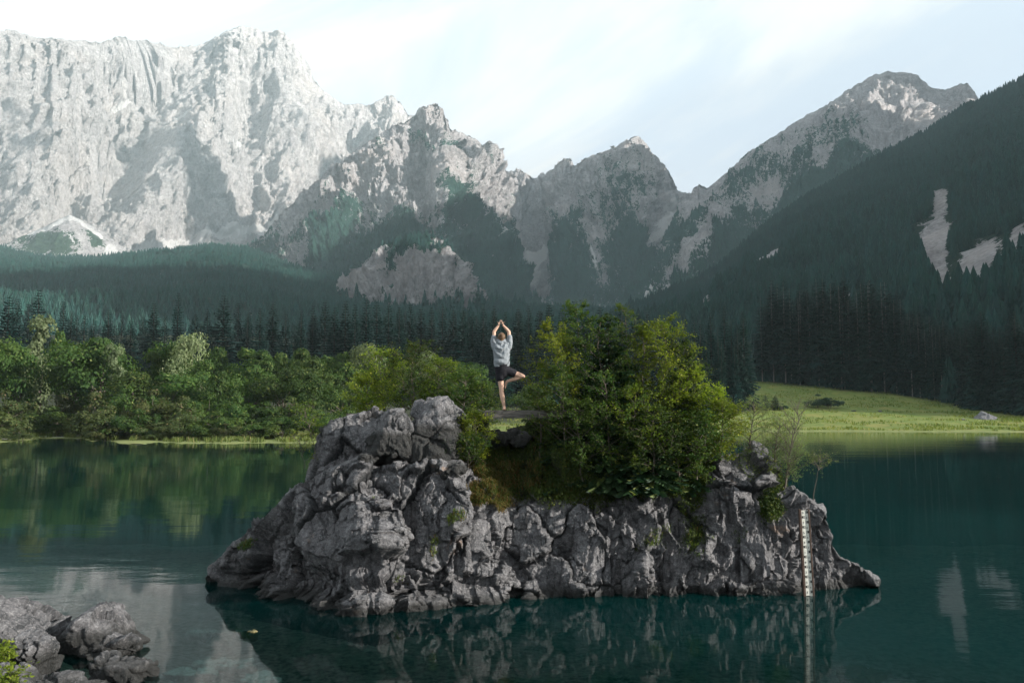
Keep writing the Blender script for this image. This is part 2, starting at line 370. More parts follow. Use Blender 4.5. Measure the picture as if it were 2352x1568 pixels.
# middle peaks at the head of the valley
crest = [(1040,400,3900),(1100,385,3900),(1140,385,3900),(1160,400,3900),(1190,385,3900),(1205,392,3900),(1230,412,3950),(1242,400,3950),(1262,395,3900),(1280,372,3850),(1300,360,3800),(1315,364,3800),(1322,378,3800),(1345,362,3750),(1370,352,3700),(1400,345,3650),(1430,338,3600),(1440,322,3600),(1457,315,3600),(1475,325,3600),(1490,345,3620),(1510,365,3650),(1530,385,3700),(1545,410,3750),(1558,437,3800),(1600,450,3800),(1700,470,3900)]
def ex4(P, px, py, t):
    return blobs(px, py, [(1228,560,26,150,-4,-130),(1350,480,45,110,20,70),(1440,420,50,110,10,100),(1510,520,22,130,5,-70),(1380,560,26,90,15,-40),(1270,560,30,110,30,40),(1535,440,22,80,0,-30),(1180,500,36,90,-12,50)])
def sc4(P, px, py, n): return blobs(px, py, [(1216,600,9,70,-8,1.2),(1240,530,10,60,22,.8),(1228,660,12,26,-10,1.1),(1190,625,8,50,-40,.8),(1225,470,6,70,-2,.5),(1180,545,8,60,-30,.6),(1540,500,22,60,25,.8),(1365,590,8,50,-10,.6)])
def vg4(P, px, py, n): return -0.2 + 0.85*sstep(450, 600, py) + blobs(px, py, [(1300,600,60,50,0,.7),(1440,450,40,40,0,.6),(1450,560,60,60,0,.9),(1390,500,50,26,0,.4),(1180,580,40,40,30,.3),(1310,655,60,30,0,.5)]) - blobs(px, py, [(1225,560,35,120,0,.9),(1370,560,20,60,-10,.6)])
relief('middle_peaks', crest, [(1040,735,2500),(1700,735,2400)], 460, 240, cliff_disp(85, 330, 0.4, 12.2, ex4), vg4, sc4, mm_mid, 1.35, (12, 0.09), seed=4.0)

# hazy mountain on the right
crest = [(1380,730,2500),(1420,702,2550),(1450,665,2620),(1480,620,2700),(1520,560,2850),(1550,510,3000),(1575,462,3100),(1590,432,3150),(1605,421,3180),(1622,430,3200),(1650,412,3250),(1690,380,3300),(1720,350,3350),(1760,325,3400),(1800,295,3450),(1850,265,3500),(1880,250,3500),(1920,230,3550),(1970,195,3600),(2010,172,3600),(2040,166,3600),(2080,166,3600),(2110,175,3600),(2140,200,3600),(2170,205,3600),(2200,195,3550),(2225,188,3500),(2240,215,3500),(2260,240,3500),(2330,270,3450),(2500,240,3400),(2800,120,3400),(3400,60,3400)]
def ex5(P, px, py, t): return blobs(px, py, [(1640,560,40,120,35,90),(1740,520,40,120,35,-90),(1960,330,60,120,20,70),(2050,280,70,90,0,-40),(1850,380,60,120,30,60),(1560,620,30,90,40,-50)])
def sc5(P, px, py, n): return blobs(px, py, [(1500,668,6,60,52,1.0),(1525,655,5,60,50,.9),(1350,704,14,8,0,1)])
def vg5(P, px, py, n): return 0.2 + 0.7*sstep(400, 560, py) + blobs(px, py, [(1940,420,120,60,-20,.6),(1720,590,90,110,30,.5),(1850,480,120,60,-30,.5),(1700,420,60,30,-35,.25)]) - blobs(px, py, [(2060,230,130,70,0,.9),(2110,290,90,60,-30,.7),(1640,530,60,26,-55,1.0),(1600,590,100,36,-50,.95),(1880,270,70,22,-35,.3),(1570,470,30,60,30,.5),(1560,640,90,22,-45,.4),(1895,395,40,20,-40,.8)])
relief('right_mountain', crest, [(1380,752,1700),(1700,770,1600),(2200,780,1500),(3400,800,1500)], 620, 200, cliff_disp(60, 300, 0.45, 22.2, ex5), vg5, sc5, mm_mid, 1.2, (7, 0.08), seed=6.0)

# central ridge with its sunlit upper face
crest = [(440,650,2500),(480,618,2520),(510,600,2540),(560,560,2580),(600,538,2620),(650,480,2680),(700,432,2740),(760,390,2800),(800,360,2830),(830,345,2850),(870,310,2880),(900,285,2900),(930,276,2900),(950,272,2920),(962,255,2940),(985,240,2950),(1005,236,2950),(1018,245,2950),(1025,270,2980),(1040,295,3010),(1060,305,3040),(1080,312,3070),(1100,325,3100),(1120,350,3120),(1140,370,3130),(1150,398,3130),(1160,440,3050),(1175,500,2900),(1190,560,2720),(1205,620,2620),(1225,675,2500),(1260,720,2400)]
def ex3(P, px, py, t): return blobs(px, py, [(1060,400,70,70,10,90),(960,400,26,120,-10,-70),(880,380,50,90,25,90),(830,500,30,120,30,-60),(760,520,50,110,35,50),(1000,560,30,80,0,-60),(930,560,40,100,10,50),(1120,480,30,100,-10,40),(1090,560,30,90,-20,-40)])
def sc3(P, px, py, n): return blobs(px, py, [(1150,560,6,70,-38,.6),(560,600,6,60,30,.5)])
def vg3(P, px, py, n): return -0.15 + 1.2*sstep(450, 590, py) + blobs(px, py, [(990,320,60,16,35,.85),(950,300,26,26,0,.5),(1100,350,40,14,30,.4),(880,360,20,40,30,.2),(950,500,60,40,0,.8),(830,470,50,30,-30,.6),(760,540,90,50,-25,.75),(1060,480,50,30,20,.8),(1100,560,50,60,0,.5),(880,545,80,26,0,.6),(700,490,70,12,-40,.5),(1010,440,40,10,40,.6)]) - blobs(px, py, [(1100,620,40,20,30,.3),(720,560,60,24,-40,.9),(660,590,50,24,-40,.8),(830,540,40,14,0,.6),(950,590,36,22,0,.4)])
relief('central_ridge', crest, [(440,740,1900),(900,745,1980),(1260,745,2200)], 620, 270, cliff_disp(80, 280, 0.42, 32.2, ex3), vg3, sc3, mm_mid, 1.3, (9, 0.09), seed=8.0)

# forested foothill that closes the valley floor
crest = [(-700,540,2500),(-150,556,2400),(0,566,2350),(60,583,2300),(150,590,2300),(240,586,2300),(300,580,2250),(400,572,2200),(480,562,2200),(560,572,2150),(640,600,2100),(700,620,2000),(850,650,1900),(1000,670,1900),(1100,690,1900),(1200,700,1900),(1300,705,1900),(1400,712,1800),(1500,715,1700),(1700,720,1500)]
relief('forested_foothill', crest, [(-700,760,520),(600,775,520),(1200,790,500),(1700,800,450)], 420, 150,
       lambda P, px, py, t: 26*fbm(P/420.0, 5) + 16*fbm(P/90.0+3, 4),
       lambda P, px, py, n: 1.0 + 0*px, None, mm_for, 1.05, (5, 0.05), back=300, seed=3.0)

# rocky crag in front of the ridge
crest = [(690,745,1250),(735,722,1300),(765,662,1380),(800,640,1420),(840,602,1440),(870,568,1450),(900,553,1460),(930,549,1470),(955,546,1480),(975,540,1480),(1000,539,1480),(1020,546,1480),(1040,575,1470),(1060,600,1460),(1080,628,1450),(1095,660,1430),(1120,692,1400),(1180,715,1380),(1260,745,1350)]
relief('rocky_crag', crest, [(690,765,1150),(900,770,1150),(1260,765,1150)], 300, 150,
       cliff_disp(32, 80, 0.7, 42.2, lambda P, px, py, t: blobs(px, py, [(930,640,16,60,10,-25),(850,660,40,40,0,20),(1000,640,40,50,0,20)])),
       lambda P, px, py, n: 0.4 - blobs(px, py, [(830,660,60,36,0,.9),(950,655,60,60,0,.75),(1050,655,50,36,20,.7),(1000,590,30,30,0,.5),(720,730,40,40,-50,.9),(920,590,26,20,0,.3)]) + blobs(px, py, [(960,560,80,16,0,1),(900,620,24,50,20,.5),(1090,600,30,60,0,.3)]) + sstep(695, 730, py), None, mm_mid, 0.8, (6, 0.12), back=300, seed=5.0)

# dark forested slope on the right
crest = [(1400,722,1300),(1446,710,1350),(1526,675,1450),(1616,635,1550),(1651,610,1600),(1701,565,1650),(1751,525,1700),(1801,490,1750),(1876,445,1800),(1956,400,1850),(2026,355,1900),(2126,305,1950),(2226,240,2000),(2291,210,2000),(2352,180,2000),(2500,90,2000),(2700,0,2000),(3000,-60,2000),(3600,-60,1900)]
foot = [(1400,800,420),(1600,850,330),(1730,880,262),(1900,893,245),(2050,908,230),(2200,935,205),(2352,958,175),(2600,962,150),(3600,962,130)]
GUL = [(2166,470,13,26,10,1.2),(2158,515,18,40,8,1.4),(2140,565,22,34,-5,1.4),(2148,615,22,36,-12,1.4),(2172,665,24,38,-22,1.5),(2195,700,14,18,-25,1.2),(2118,545,16,24,20,.9),(2255,555,40,26,-30,1.6),(2228,595,40,28,-55,1.6),(2205,640,34,26,-60,1.5),(2335,545,18,44,18,1.4),(2305,610,28,40,30,1.6),(2272,655,36,26,-45,1.6),(2240,695,30,14,-25,1.3),(1770,600,34,17,-35,1.5),(1800,580,26,12,-30,1.3),(1945,690,18,40,38,1.5),(1925,715,14,22,35,1.3),(1630,700,16,30,30,1.3),(2000,600,12,34,35,1.1),(1850,640,12,30,35,1.0),(1700,640,24,12,-35,1.0)]
relief('right_forested_slope', crest, foot, 520, 210,
       lambda P, px, py, t: 22*fbm(P/330.0, 5) + 20*(ridged(P/260.0, 3)-0.5) + 7*fbm(P/40.0, 4),
       lambda P, px, py, n: 1.3 - 1.15*np.clip(blobs(px, py, GUL), 0, 1.15) + 0.9*fbm(P/26.0, 5, 0.7), None, mm_for, 1.12, (4, 0.04), back=500, seed=7.0)

# unseen slope added beside the lake, shaped to shade the right slope's lower trees
nu, nv = 90, 90
gx, gy = np.meshgrid(np.linspace(120, 4300, nu), np.linspace(-1400, 1900, nv))
e = gx - (0.72*np.maximum(gy, 0) + 160)
hh = (520+480*sstep(-290, -190, gy))*sstep(0, 2600, e) + 60*fbm(np.stack([gx/300, gy/300, gx*0], -1), 5)*sstep(0, 400, e)
hh = np.where(e < 0, -3, hh)
V = np.ones(hh.shape)
o = mesh_np('unseen_shade_slope', np.stack([gx, gy, hh], -1), grid_faces(nv, nu), mm_for, True, attrs={'veg': V, 'scree': V*0}); tag(o, kind='structure')

# unseen ridge added right of the frame; crest profile sets the mountains' shadow lines
nu, nv = 60, 200
gx, gy = np.meshgrid(np.linspace(2150, 4900, nu), np.linspace(-1300, 5200, nv))
cz = np.interp(gy, [-1300, -790, -660, -400, -100, 300, 420, 560, 650, 900, 1500, 1758, 1908, 2110, 2180, 2260, 2400, 2520, 2700, 2950, 3120, 3400, 4300, 5200], [500, 700, 1200, 1500, 1750, 1880, 1620, 1620, 1850, 1880, 2050, 2120, 2020, 2080, 2850, 3300, 3250, 2700, 1820, 1820, 3100, 3200, 1900, 1000])
hh = cz*(1-np.abs(gx-3500)/1350.0) + 90*fbm(np.stack([gx/260, gy/260, gx*0], -1), 5) - 60
o = mesh_np('unseen_shade_ridge', np.stack([gx, gy, hh], -1), grid_faces(nv, nu), mm_mid, True, attrs={'veg': np.clip(1.1-hh/1300, 0, 1), 'scree': gx*0}); tag(o, kind='structure')
# ------------------------------------------------------------------ shore ground and meadow
FOOT = [(-900,755,520),(600,775,520),(1200,790,500),(1400,800,420),(1560,835,345),(1600,850,330),(1730,875,262),(1900,889,245),(2050,904,230),(2200,931,205),(2352,954,175),(2600,960,150),(3200,960,130)]
SHORE = [(-900,92),(0,96),(60,100),(90,107),(185,108),(215,97),(330,96),(500,92),(740,94),(850,105),(1000,125),(1118,137),(1500,139),(1900,137),(2352,132),(3200,118)]
def ground_z(px, Y):
    fy, fY = interp(FOOT, px, 1), interp(FOOT, px, 2); ys = interp(SHORE, px, 1) + 9*fbm(np.stack([px/70.0, px*0, px*0], -1), 4, 0.6)*sstep(1500, 1100, px)
    zf = at(px, fy, fY)[..., 2]
    t = np.clip((Y-ys)/(fY-ys), -0.6, 1.25)
    right = sstep(1450, 1700, px)
    ex = 1.6*(1-right) + 1.25*right
    tp = np.clip(t, 0, None)
    z = 0.12 + zf*tp**ex
    wob = 0.22*fbm(np.stack([px/90.0, Y/9.0, 0*Y], -1), 3)*(1-np.clip(t*6, 0, 1))
    z = z + wob*(1-0.5*right) + 0.5*fbm(np.stack([px/200.0, Y/25.0, 0*Y], -1), 3)*np.clip(t*3, 0, 1)
    return np.where(t < 0, 0.12 + wob + t*12, z)
def gpos(px, Y):
    px = np.asarray(px, float); Y = np.asarray(Y, float); d = ray(px, np.full(px.shape, HORIZON)); 
    x = d[..., 0]*Y/d[..., 1]
    return np.stack([x, Y+0*x, ground_z(px, Y)], -1)
m_gr, t, o = new_mat('meadow_grass'); tc = N(t, 'ShaderNodeTexCoord').outputs['Object']
g1 = noise(t, tc, 0.05, 5, 0.6); g2 = noise(t, mapping(t, tc, (1, 0.5, 1)), 0.9, 6, 0.7); g3 = noise(t, mapping(t, tc, (1, 0.6, 1)), 0.22, 6, 0.7)
col = mixc(t, mrange(t, g1, 0.35, 0.65), (0.125, 0.170, 0.040), (0.165, 0.185, 0.055))
col = mixc(t, mrange(t, g2, 0.42, 0.58, 0, 0.8), col, (0.085, 0.125, 0.032))
col = mixc(t, mrange(t, g3, 0.50, 0.68, 0, 0.85), col, (0.20, 0.18, 0.06))
gz = N(t, 'ShaderNodeSeparateXYZ'); L(t, tc, gz.inputs[0])
col = mixc(t, mrange(t, gz.outputs['Z'], 0.30, 0.08, 0, 0.45, True), col, (0.20, 0.21, 0.10))
col = mixc(t, mth(t, 'MULTIPLY', attr(t, 'gravel'), mrange(t, g2, 0.3, 0.4)), col, (0.50, 0.48, 0.46))
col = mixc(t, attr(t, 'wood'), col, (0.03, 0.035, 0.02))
bsdf(t, o, col, 0.95, g2, 0.25, 0.8, 0.1)
pxs = np.linspace(-900, 3200, 520)
ty = np.linspace(0, 1, 170)**1.7
ys = interp(SHORE, pxs, 1) - 9; ye = interp(FOOT, pxs, 2)*1.22
GY = ys[None]*(1-ty[:, None]) + ye[None]*ty[:, None]; GX = np.broadcast_to(pxs[None], GY.shape)
P = gpos(GX, GY); gpx, gpy = proj(P)
grav = sstep(0.3, 0.6, np.exp(-((GX-130)/58)**2-((GY-110)/3.5)**2)+np.exp(-((GX-15)/45)**2-((GY-101)/3.5)**2)+0.0*GX)
dz = np.clip(1-np.abs(GX-1650)/5000, 0, 1)
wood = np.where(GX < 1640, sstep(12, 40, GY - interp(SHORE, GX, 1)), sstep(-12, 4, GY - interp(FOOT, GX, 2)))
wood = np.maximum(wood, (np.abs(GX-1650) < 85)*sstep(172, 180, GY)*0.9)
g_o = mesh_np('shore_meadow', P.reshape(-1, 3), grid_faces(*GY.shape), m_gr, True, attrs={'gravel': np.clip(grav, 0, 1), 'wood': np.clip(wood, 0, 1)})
tag(g_o, kind='structure')

# ------------------------------------------------------------------ foliage materials
def leaf_mat(name, ca, cb, cc=None, trans=0.45, nscale=0.5, rnd=True):
    m, t, o = new_mat(name); tc = N(t, 'ShaderNodeTexCoord').outputs['Object']
    n = noise(t, tc, nscale, 4, 0.6)
    rv = attr(t, 'rv')
    oi = N(t, 'ShaderNodeObjectInfo').outputs['Random']
    f = mth(t, 'ADD', mrange(t, n, 0.35, 0.65, -0.2, 0.7), mth(t, 'MULTIPLY', rv, 0.5))
    col = mixc(t, f, ca, cb)
    if cc: col = mixc(t, mrange(t, rv, 0.93, 0.97), col, cc)
    hs = N(t, 'ShaderNodeHueSaturation'); L(t, col, hs.inputs['Color'])
    L(t, mrange(t, oi, 0, 1, 0.485, 0.515), hs.inputs['Hue']); L(t, mrange(t, mth(t, 'FRACT', mth(t, 'MULTIPLY', oi, 7.3)), 0, 1, 0.72, 1.25), hs.inputs['Value'])
    col = hs.outputs[0]
    d = N(t, 'ShaderNodeBsdfPrincipled', inp={'Roughness': 0.55}); d.inputs['Specular IOR Level'].default_value = 0.12; L(t, col, d.inputs['Base Color'])
    tr = N(t, 'ShaderNodeBsdfTranslucent'); L(t, mixc(t, 1.0, col, (1.5, 1.6, 0.7), 'MULTIPLY'), tr.inputs[0])
    mx_ = N(t, 'ShaderNodeMixShader', inp={0: trans}); L(t, d.outputs[0], mx_.inputs[1]); L(t, tr.outputs[0], mx_.inputs[2]); L(t, mx_.outputs[0], o.inputs[0])
    return m
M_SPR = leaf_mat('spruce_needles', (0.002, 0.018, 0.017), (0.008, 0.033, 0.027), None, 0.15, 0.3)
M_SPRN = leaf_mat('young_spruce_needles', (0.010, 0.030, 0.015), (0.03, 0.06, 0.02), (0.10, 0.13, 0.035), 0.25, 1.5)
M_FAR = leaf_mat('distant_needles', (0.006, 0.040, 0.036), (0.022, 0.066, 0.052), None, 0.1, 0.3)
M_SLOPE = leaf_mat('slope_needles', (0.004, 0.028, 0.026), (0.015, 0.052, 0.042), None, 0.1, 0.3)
M_BROAD = leaf_mat('broad_leaves', (0.022, 0.052, 0.014), (0.072, 0.110, 0.022), (0.14, 0.165, 0.05), 0.35, 0.35)
M_PALE = leaf_mat('pale_leaves', (0.09, 0.125, 0.06), (0.17, 0.20, 0.105), (0.22, 0.24, 0.15), 0.35, 0.35)
M_SCRUB = leaf_mat('scrub_leaves', (0.036, 0.058, 0.020), (0.095, 0.112, 0.038), (0.15, 0.115, 0.065), 0.35, 0.4)
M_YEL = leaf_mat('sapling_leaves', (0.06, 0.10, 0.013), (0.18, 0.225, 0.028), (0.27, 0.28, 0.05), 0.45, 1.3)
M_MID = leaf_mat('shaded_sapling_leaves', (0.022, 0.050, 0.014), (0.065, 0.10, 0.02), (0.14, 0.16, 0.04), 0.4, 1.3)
M_WIL = leaf_mat('willow_leaves', (0.09, 0.13, 0.05), (0.15, 0.20, 0.08), (0.2, 0.22, 0.1), 0.4, 1.5)
def plain(name, c, rough=0.9, scale=8.0, var=0.4, bd=0.02):
    m, t, o = new_mat(name); tc = N(t, 'ShaderNodeTexCoord').outputs['Object']; n = noise(t, tc, scale, 6, 0.65)
    bsdf(t, o, mixc(t, mrange(t, n, 0.35, 0.65), tuple(x*(1-var) for x in c), tuple(min(1, x*(1+var)) for x in c)), rough, n, bd, 0.7); return m
M_BARK = plain('bark', (0.10, 0.085, 0.07), scale=3.0)
M_DBARK = plain('dark_bark', (0.028, 0.025, 0.022), scale=3.0)
M_PBARK = plain('pale_bark', (0.17, 0.16, 0.15), scale=3.0)

rng = np.random.RandomState(3)
def tube(pts, rad, k=5):
    """tube through points; returns verts, quads"""
    pts = np.array(pts, float); rad = np.array(rad, float); n = len(pts)
    d = np.gradient(pts, axis=0); d /= np.linalg.norm(d, axis=1)[:, None]+1e-9
    ref = np.where(np.abs(d[:, 2:3]) > 0.9, np.array([[1.0, 0, 0]]), np.array([[0, 0, 1.0]]))
    a = np.cross(d, ref); a /= np.linalg.norm(a, axis=1)[:, None]+1e-9; b = np.cross(d, a)
    th = np.linspace(0, 2*np.pi, k, endpoint=False)
    v = pts[:, None] + rad[:, None, None]*(a[:, None]*np.cos(th)[None, :, None] + b[:, None]*np.sin(th)[None, :, None])
    i = np.arange(n*k).reshape(n, k); j = np.roll(i, -1, 1)
    f = np.stack([i[:-1], j[:-1], j[1:], i[1:]], -1).reshape(-1, 4)
    return v.reshape(-1, 3), f
class Acc:
    def __init__(s): s.v = []; s.f = []; s.n = 0; s.r = []
    def add(s, v, f, r=None):
        v = np.asarray(v, float).reshape(-1, 3); s.v.append(v); s.f.append(np.asarray(f)+s.n); s.n += len(v)
        s.r.append(np.zeros(len(v)) if r is None else r)
    def mesh(s, name, mat, smooth=False):
        return mesh_np(name, np.concatenate(s.v), np.concatenate(s.f), mat, smooth, attrs={'rv': np.concatenate(s.r)}, link=False)
def leaf_quads(acc, c, nrm, size, aspect=0.6, curl=0.25, rs=None):
    """diamond leaves: centres c, normals nrm"""
    rs = rs or rng; n = len(c); nrm = nrm/(np.linalg.norm(nrm, axis=1)[:, None]+1e-9)
    a = rs.normal(size=(n, 3)); a -= (a*nrm).sum(1)[:, None]*nrm; a /= np.linalg.norm(a, axis=1)[:, None]+1e-9
    b = np.cross(nrm, a); size = np.broadcast_to(size, (n,))[:, None]
    v = np.stack([c-a*size*0.5, c+b*size*aspect*0.5-nrm*size*curl*0.3, c+a*size*0.5, c-b*size*aspect*0.5-nrm*size*curl*0.3], 1)
    f = np.arange(4*n).reshape(n, 4); acc.add(v, f, np.repeat(rs.rand(n), 4))

def make_spruce(seed, whorls=30, H=1.0, spread=0.17, bare=0.06, twigs=6, dens=8, trad=0.0125, wk=1.0):
    """unit-height spruce: crown mesh and trunk mesh"""
    rs = np.random.RandomState(seed); A = Acc(); 
    for w in range(whorls):
        u = (w+0.5)/whorls; z = bare + (1-bare)*u**0.95
        Lb = spread*(1-u)**0.80*(0.75+0.45*rs.rand()) + 0.008
        nb = dens if u < 0.8 else max(4, dens-3); ph = rs.rand()*6.28
        for k in range(nb):
            th = ph + 6.283*k/nb + rs.normal()*0.2; l = Lb*(0.65+0.55*rs.rand())
            dx, dy = math.cos(th), math.sin(th); droop = 0.55*(1-u)+0.05
            rise = 0.30*u
            s = np.array([0.0, 0.35, 0.7, 1.0]); 
            pts = np.stack([dx*l*s, dy*l*s, z + l*(rise*s - droop*s**1.4 + 0.12*s**3)], -1)
            wd_ = (l*np.array([0.10, 0.24, 0.17, 0.02]) + 0.002)*wk
            side = np.array([-dy, dx, 0])
            top = pts + side*wd_[:, None]*1 - np.array([0, 0, 1])*wd_[:, None]*0.45; bot = pts - side*wd_[:, None] - np.array([0, 0, 1])*wd_[:, None]*0.45
            r = np.full(4, rs.rand())
            vv = np.concatenate([top, pts, bot]); i = np.arange(12).reshape(3, 4)
            ff = np.stack([i[:-1, :-1], i[:-1, 1:], i[1:, 1:], i[1:, :-1]], -1).reshape(-1, 4)
            A.add(vv, ff, np.tile(r, 3))
            for q in range(twigs):
                sq = 0.25+0.75*rs.rand(); p = np.array([dx*l*sq, dy*l*sq, z + l*(rise*sq-droop*sq**1.4+0.12*sq**3)])
                sg = -1 if q % 2 else 1; ln = l*(0.30-0.16*sq)+0.006
                e = p + side*sg*ln + np.array([dx, dy, 0])*ln*0.7 - np.array([0, 0, ln*(0.3+0.4*rs.rand())])
                wv = np.array([dx, dy, 0])*ln*0.22
                hang = np.array([0, 0, -ln*0.55])
                A.add([p-wv, p+wv, e, (p+e)/2+hang], [[0, 1, 2, 3]], np.full(4, rs.rand()))
    crown = A.mesh('spruce_crown', M_SPR)
    v, f = tube([(0, 0, -0.03), (0, 0, 0.3), (0.003, 0, 0.7), (0, 0, 0.99)], [trad, trad*0.8, trad*0.5, 0.001], 7)
    trunk = mesh_np('spruce_trunk', v, f, M_DBARK, True, link=False)
    return crown, trunk
def thing_from(name, meshes, loc, rz, sc, label, cat, group=None):
    e = empty(name, loc, rz); e.scale = sc if isinstance(sc, tuple) else (sc, sc, sc); tag(e, label, cat, group)
    for nm, me in meshes:
        o = bpy.data.objects.new(nm, me); C.objects.link(o); o.parent = e
    return e
SPR = [make_spruce(s, 34, 1, sp, ba) for s, sp, ba in ((1, 0.165, 0.04), (2, 0.14, 0.05), (3, 0.19, 0.03), (4, 0.15, 0.08))]
SPRB = [make_spruce(s, 22, 1, sp, ba, 5, 7, 0.0055) for s, sp, ba in ((11, 0.12, 0.14), (12, 0.11, 0.36), (13, 0.13, 0.22), (14, 0.13, 0.06))]
for c_, t_ in SPRB: t_.materials[0] = M_PBARK
def far_tree(seed):
    rs = np.random.RandomState(seed); v = []; f = []
    for w in range(7):
        u = w/7; z = 0.08+0.92*u; l = 0.19*(1-u)**0.85+0.012; nb = 6; ph = rs.rand()*6
        ti = len(v); v.append((0, 0, min(1.0, z+0.26)))
        for k in range(nb*2):
            th = ph+6.283*k/(nb*2); rr = l*((1.05 if k % 2 else 0.5)+0.3*rs.rand()); v.append((rr*math.cos(th), rr*math.sin(th), z-0.035*(k % 2)-0.03*rs.rand()))
        for k in range(nb*2): f.append((ti, ti+1+k, ti+1+(k+1) % (nb*2)))
    return mesh_np('far_spruce_crown', np.array(v), np.array(f), M_FAR, False, attrs={'rv': rs.rand(len(v))}, link=False)

# row of spruces behind the leafy trees
tops = [(8,688,'tall dark spruce at the left end of the spruce row'),(28,692,None),(55,705,None),(76,671,'tall pointed dark spruce behind the slim pale leafy tree on the left'),(135,698,'dark spruce just right of the slim pale leafy tree'),(155,722,None),(185,728,None),(240,718,None),(272,726,None),(345,702,'dark spruce left of the tallest pointed one in the left row'),(372,725,None),(401,678,'tallest pointed dark spruce above the pale round willow'),(442,728,None),(470,716,None),(507,684,'tall dark spruce right of the pale round willow, in the left row'),(541,702,'dark spruce with narrow top just right of a taller one'),(565,724,None),(592,714,None),(622,704,'narrow dark spruce standing against the foothill, left of the crag'),(652,728,None),(688,722,None),(715,708,None),(742,700,'dark spruce in front of the left foot of the rocky crag'),(765,712,None),(790,697,None),(812,705,None),(838,694,'dark spruce in front of the middle of the rocky crag'),(862,700,None),(890,703,None),(915,712,None),(940,706,None),(965,716,None),(990,712,None),(1015,704,None),(1040,718,None),(1062,712,None),(1085,722,None),(1110,716,None),(1135,708,None),(1160,722,None),(1190,716,None),(1215,708,None),(1240,720,None),(1262,706,None),(1290,714,None),(1318,698,None),(1350,716,None),(1380,712,None),(1405,722,None),(1432,716,None),(1460,726,None),(1490,722,None),(1515,732,None),(1545,728,None)]
rs = np.random.RandomState(5); k = 0
def where(px):
    for lim, ph in ((60, 'left of the slim pale tree'), (180, 'just right of the slim pale tree'), (330, 'behind the broadest round tree'), (500, 'behind the pale round willow'), (650, 'behind the middle of the leafy row'), (780, 'below the left foot of the crag'), (940, 'below the rocky crag'), (1080, 'between crag and person'), (1220, 'behind the person'), (1400, 'behind left half of island bush'), (2000, 'behind right half of island bush')):
        if px < lim: return ph
def kindof(H): return 'tall' if H > 31 else 'middling' if H > 26 else 'short'
def put_spruce(px, Y, H, protos, label, group, wide=1.0, name='spruce_tree'):
    global k
    p = gpos(px, Y); c_, t_ = protos[rs.randint(len(protos))]; k += 1
    return thing_from(name, [('crown', c_), ('trunk', t_)], tuple(p), rs.rand()*6.28, (H*wide, H*wide, H), label, 'spruce tree', group)
for (px, py, lab) in tops:
    Y = rs.uniform(215, 265); z = ground_z(np.array(float(px)), np.array(Y)); H = 3.8 + (HORIZON-py+8)/FPX*Y - z
    put_spruce(px, Y, H, SPR, lab or f'{kindof(H)} spruce at the front of the spruce row, {where(px)}', 'spruces in the row behind the leafy trees', rs.uniform(0.85, 1.35))
for px in np.arange(-60, 1560, 17.0):
    Y = rs.uniform(235, 330); px += rs.uniform(-7, 7); py = rs.uniform(722, 785) - (8 if px > 700 else 0)
    z = ground_z(np.array(float(px)), np.array(Y)); H = max(12, 3.8 + (HORIZON-py)/FPX*Y - z)
    put_spruce(px, Y, H, SPR, f'{kindof(H)} spruce deeper in the spruce row, {where(px)}', 'spruces in the row behind the leafy trees', rs.uniform(1.0, 1.4))
# clump at the left end of the meadow
for (px, py, Y, lab) in [(1575,735,190,None),(1598,722,195,None),(1612,742,186,None),(1636,715,192,None),(1652,752,182,None),(1668,700,190,None),(1684,735,186,None),(1698,748,184,None),(1712,712,186,'tall spruce at the right edge of the clump that ends the meadow'),(1590,760,180,None),(1625,770,178,None),(1660,780,178,None),(1690,790,180,None),(1560,755,200,None)]:
    z = ground_z(np.array(float(px)), np.array(float(Y))); H = 3.8 + (HORIZON-py)/FPX*Y - z
    put_spruce(px, Y, H, SPR, lab or 'dark spruce in the clump at the left end of the meadow', 'spruces in the clump left of the meadow', rs.uniform(0.75, 0.95))
# forest edge above the meadow: bare pale trunks below the crowns
ex_ = [1760,1781,1799,1822,1846,1862,1880,1893,1905,1917,1930,1944,1958,1976,1995,2012,2037,2055,2068,2083,2090,2104,2116,2135,2150,2165,2185,2205,2226,2248,2268,2290,2312,2335,2352,2375,2400]
for px in ex_:
    for row in range(4):
        q = px + rs.uniform(-9, 9)+row*5; Y = float(interp(FOOT, np.array(float(q)), 2)) + row*rs.uniform(5, 12) + rs.uniform(-2, 2)
        H = rs.uniform(25, 34) if q < 2080 else rs.uniform(17, 25); bare_ = row < 2 and q < 2220
        put_spruce(q, Y, H, SPRB if bare_ else SPR, 'tall spruce with bare pale trunk at the forest edge above the meadow' if bare_ else 'full dark spruce just inside the forest edge above the meadow', 'spruces along the forest edge above the meadow', rs.uniform(0.95, 1.25))

# ------------------------------------------------------------------ far forests: one mass each, thousands of trees
far_src = []
for i, (r_, c_) in enumerate([(60, 150), (66, 175), (72, 200)]):
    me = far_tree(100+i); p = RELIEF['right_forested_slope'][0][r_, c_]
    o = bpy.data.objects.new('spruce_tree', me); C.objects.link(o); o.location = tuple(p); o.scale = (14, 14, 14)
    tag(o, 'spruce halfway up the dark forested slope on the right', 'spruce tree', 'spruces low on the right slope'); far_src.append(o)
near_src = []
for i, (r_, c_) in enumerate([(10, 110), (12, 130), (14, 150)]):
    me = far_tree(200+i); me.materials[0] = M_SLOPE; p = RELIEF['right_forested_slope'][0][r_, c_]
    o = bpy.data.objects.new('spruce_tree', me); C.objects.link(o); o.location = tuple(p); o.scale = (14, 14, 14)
    tag(o, 'darker spruce low on the forested slope, above the clump left of the meadow', 'spruce tree', 'darker spruces low on the right slope'); near_src.append(o)
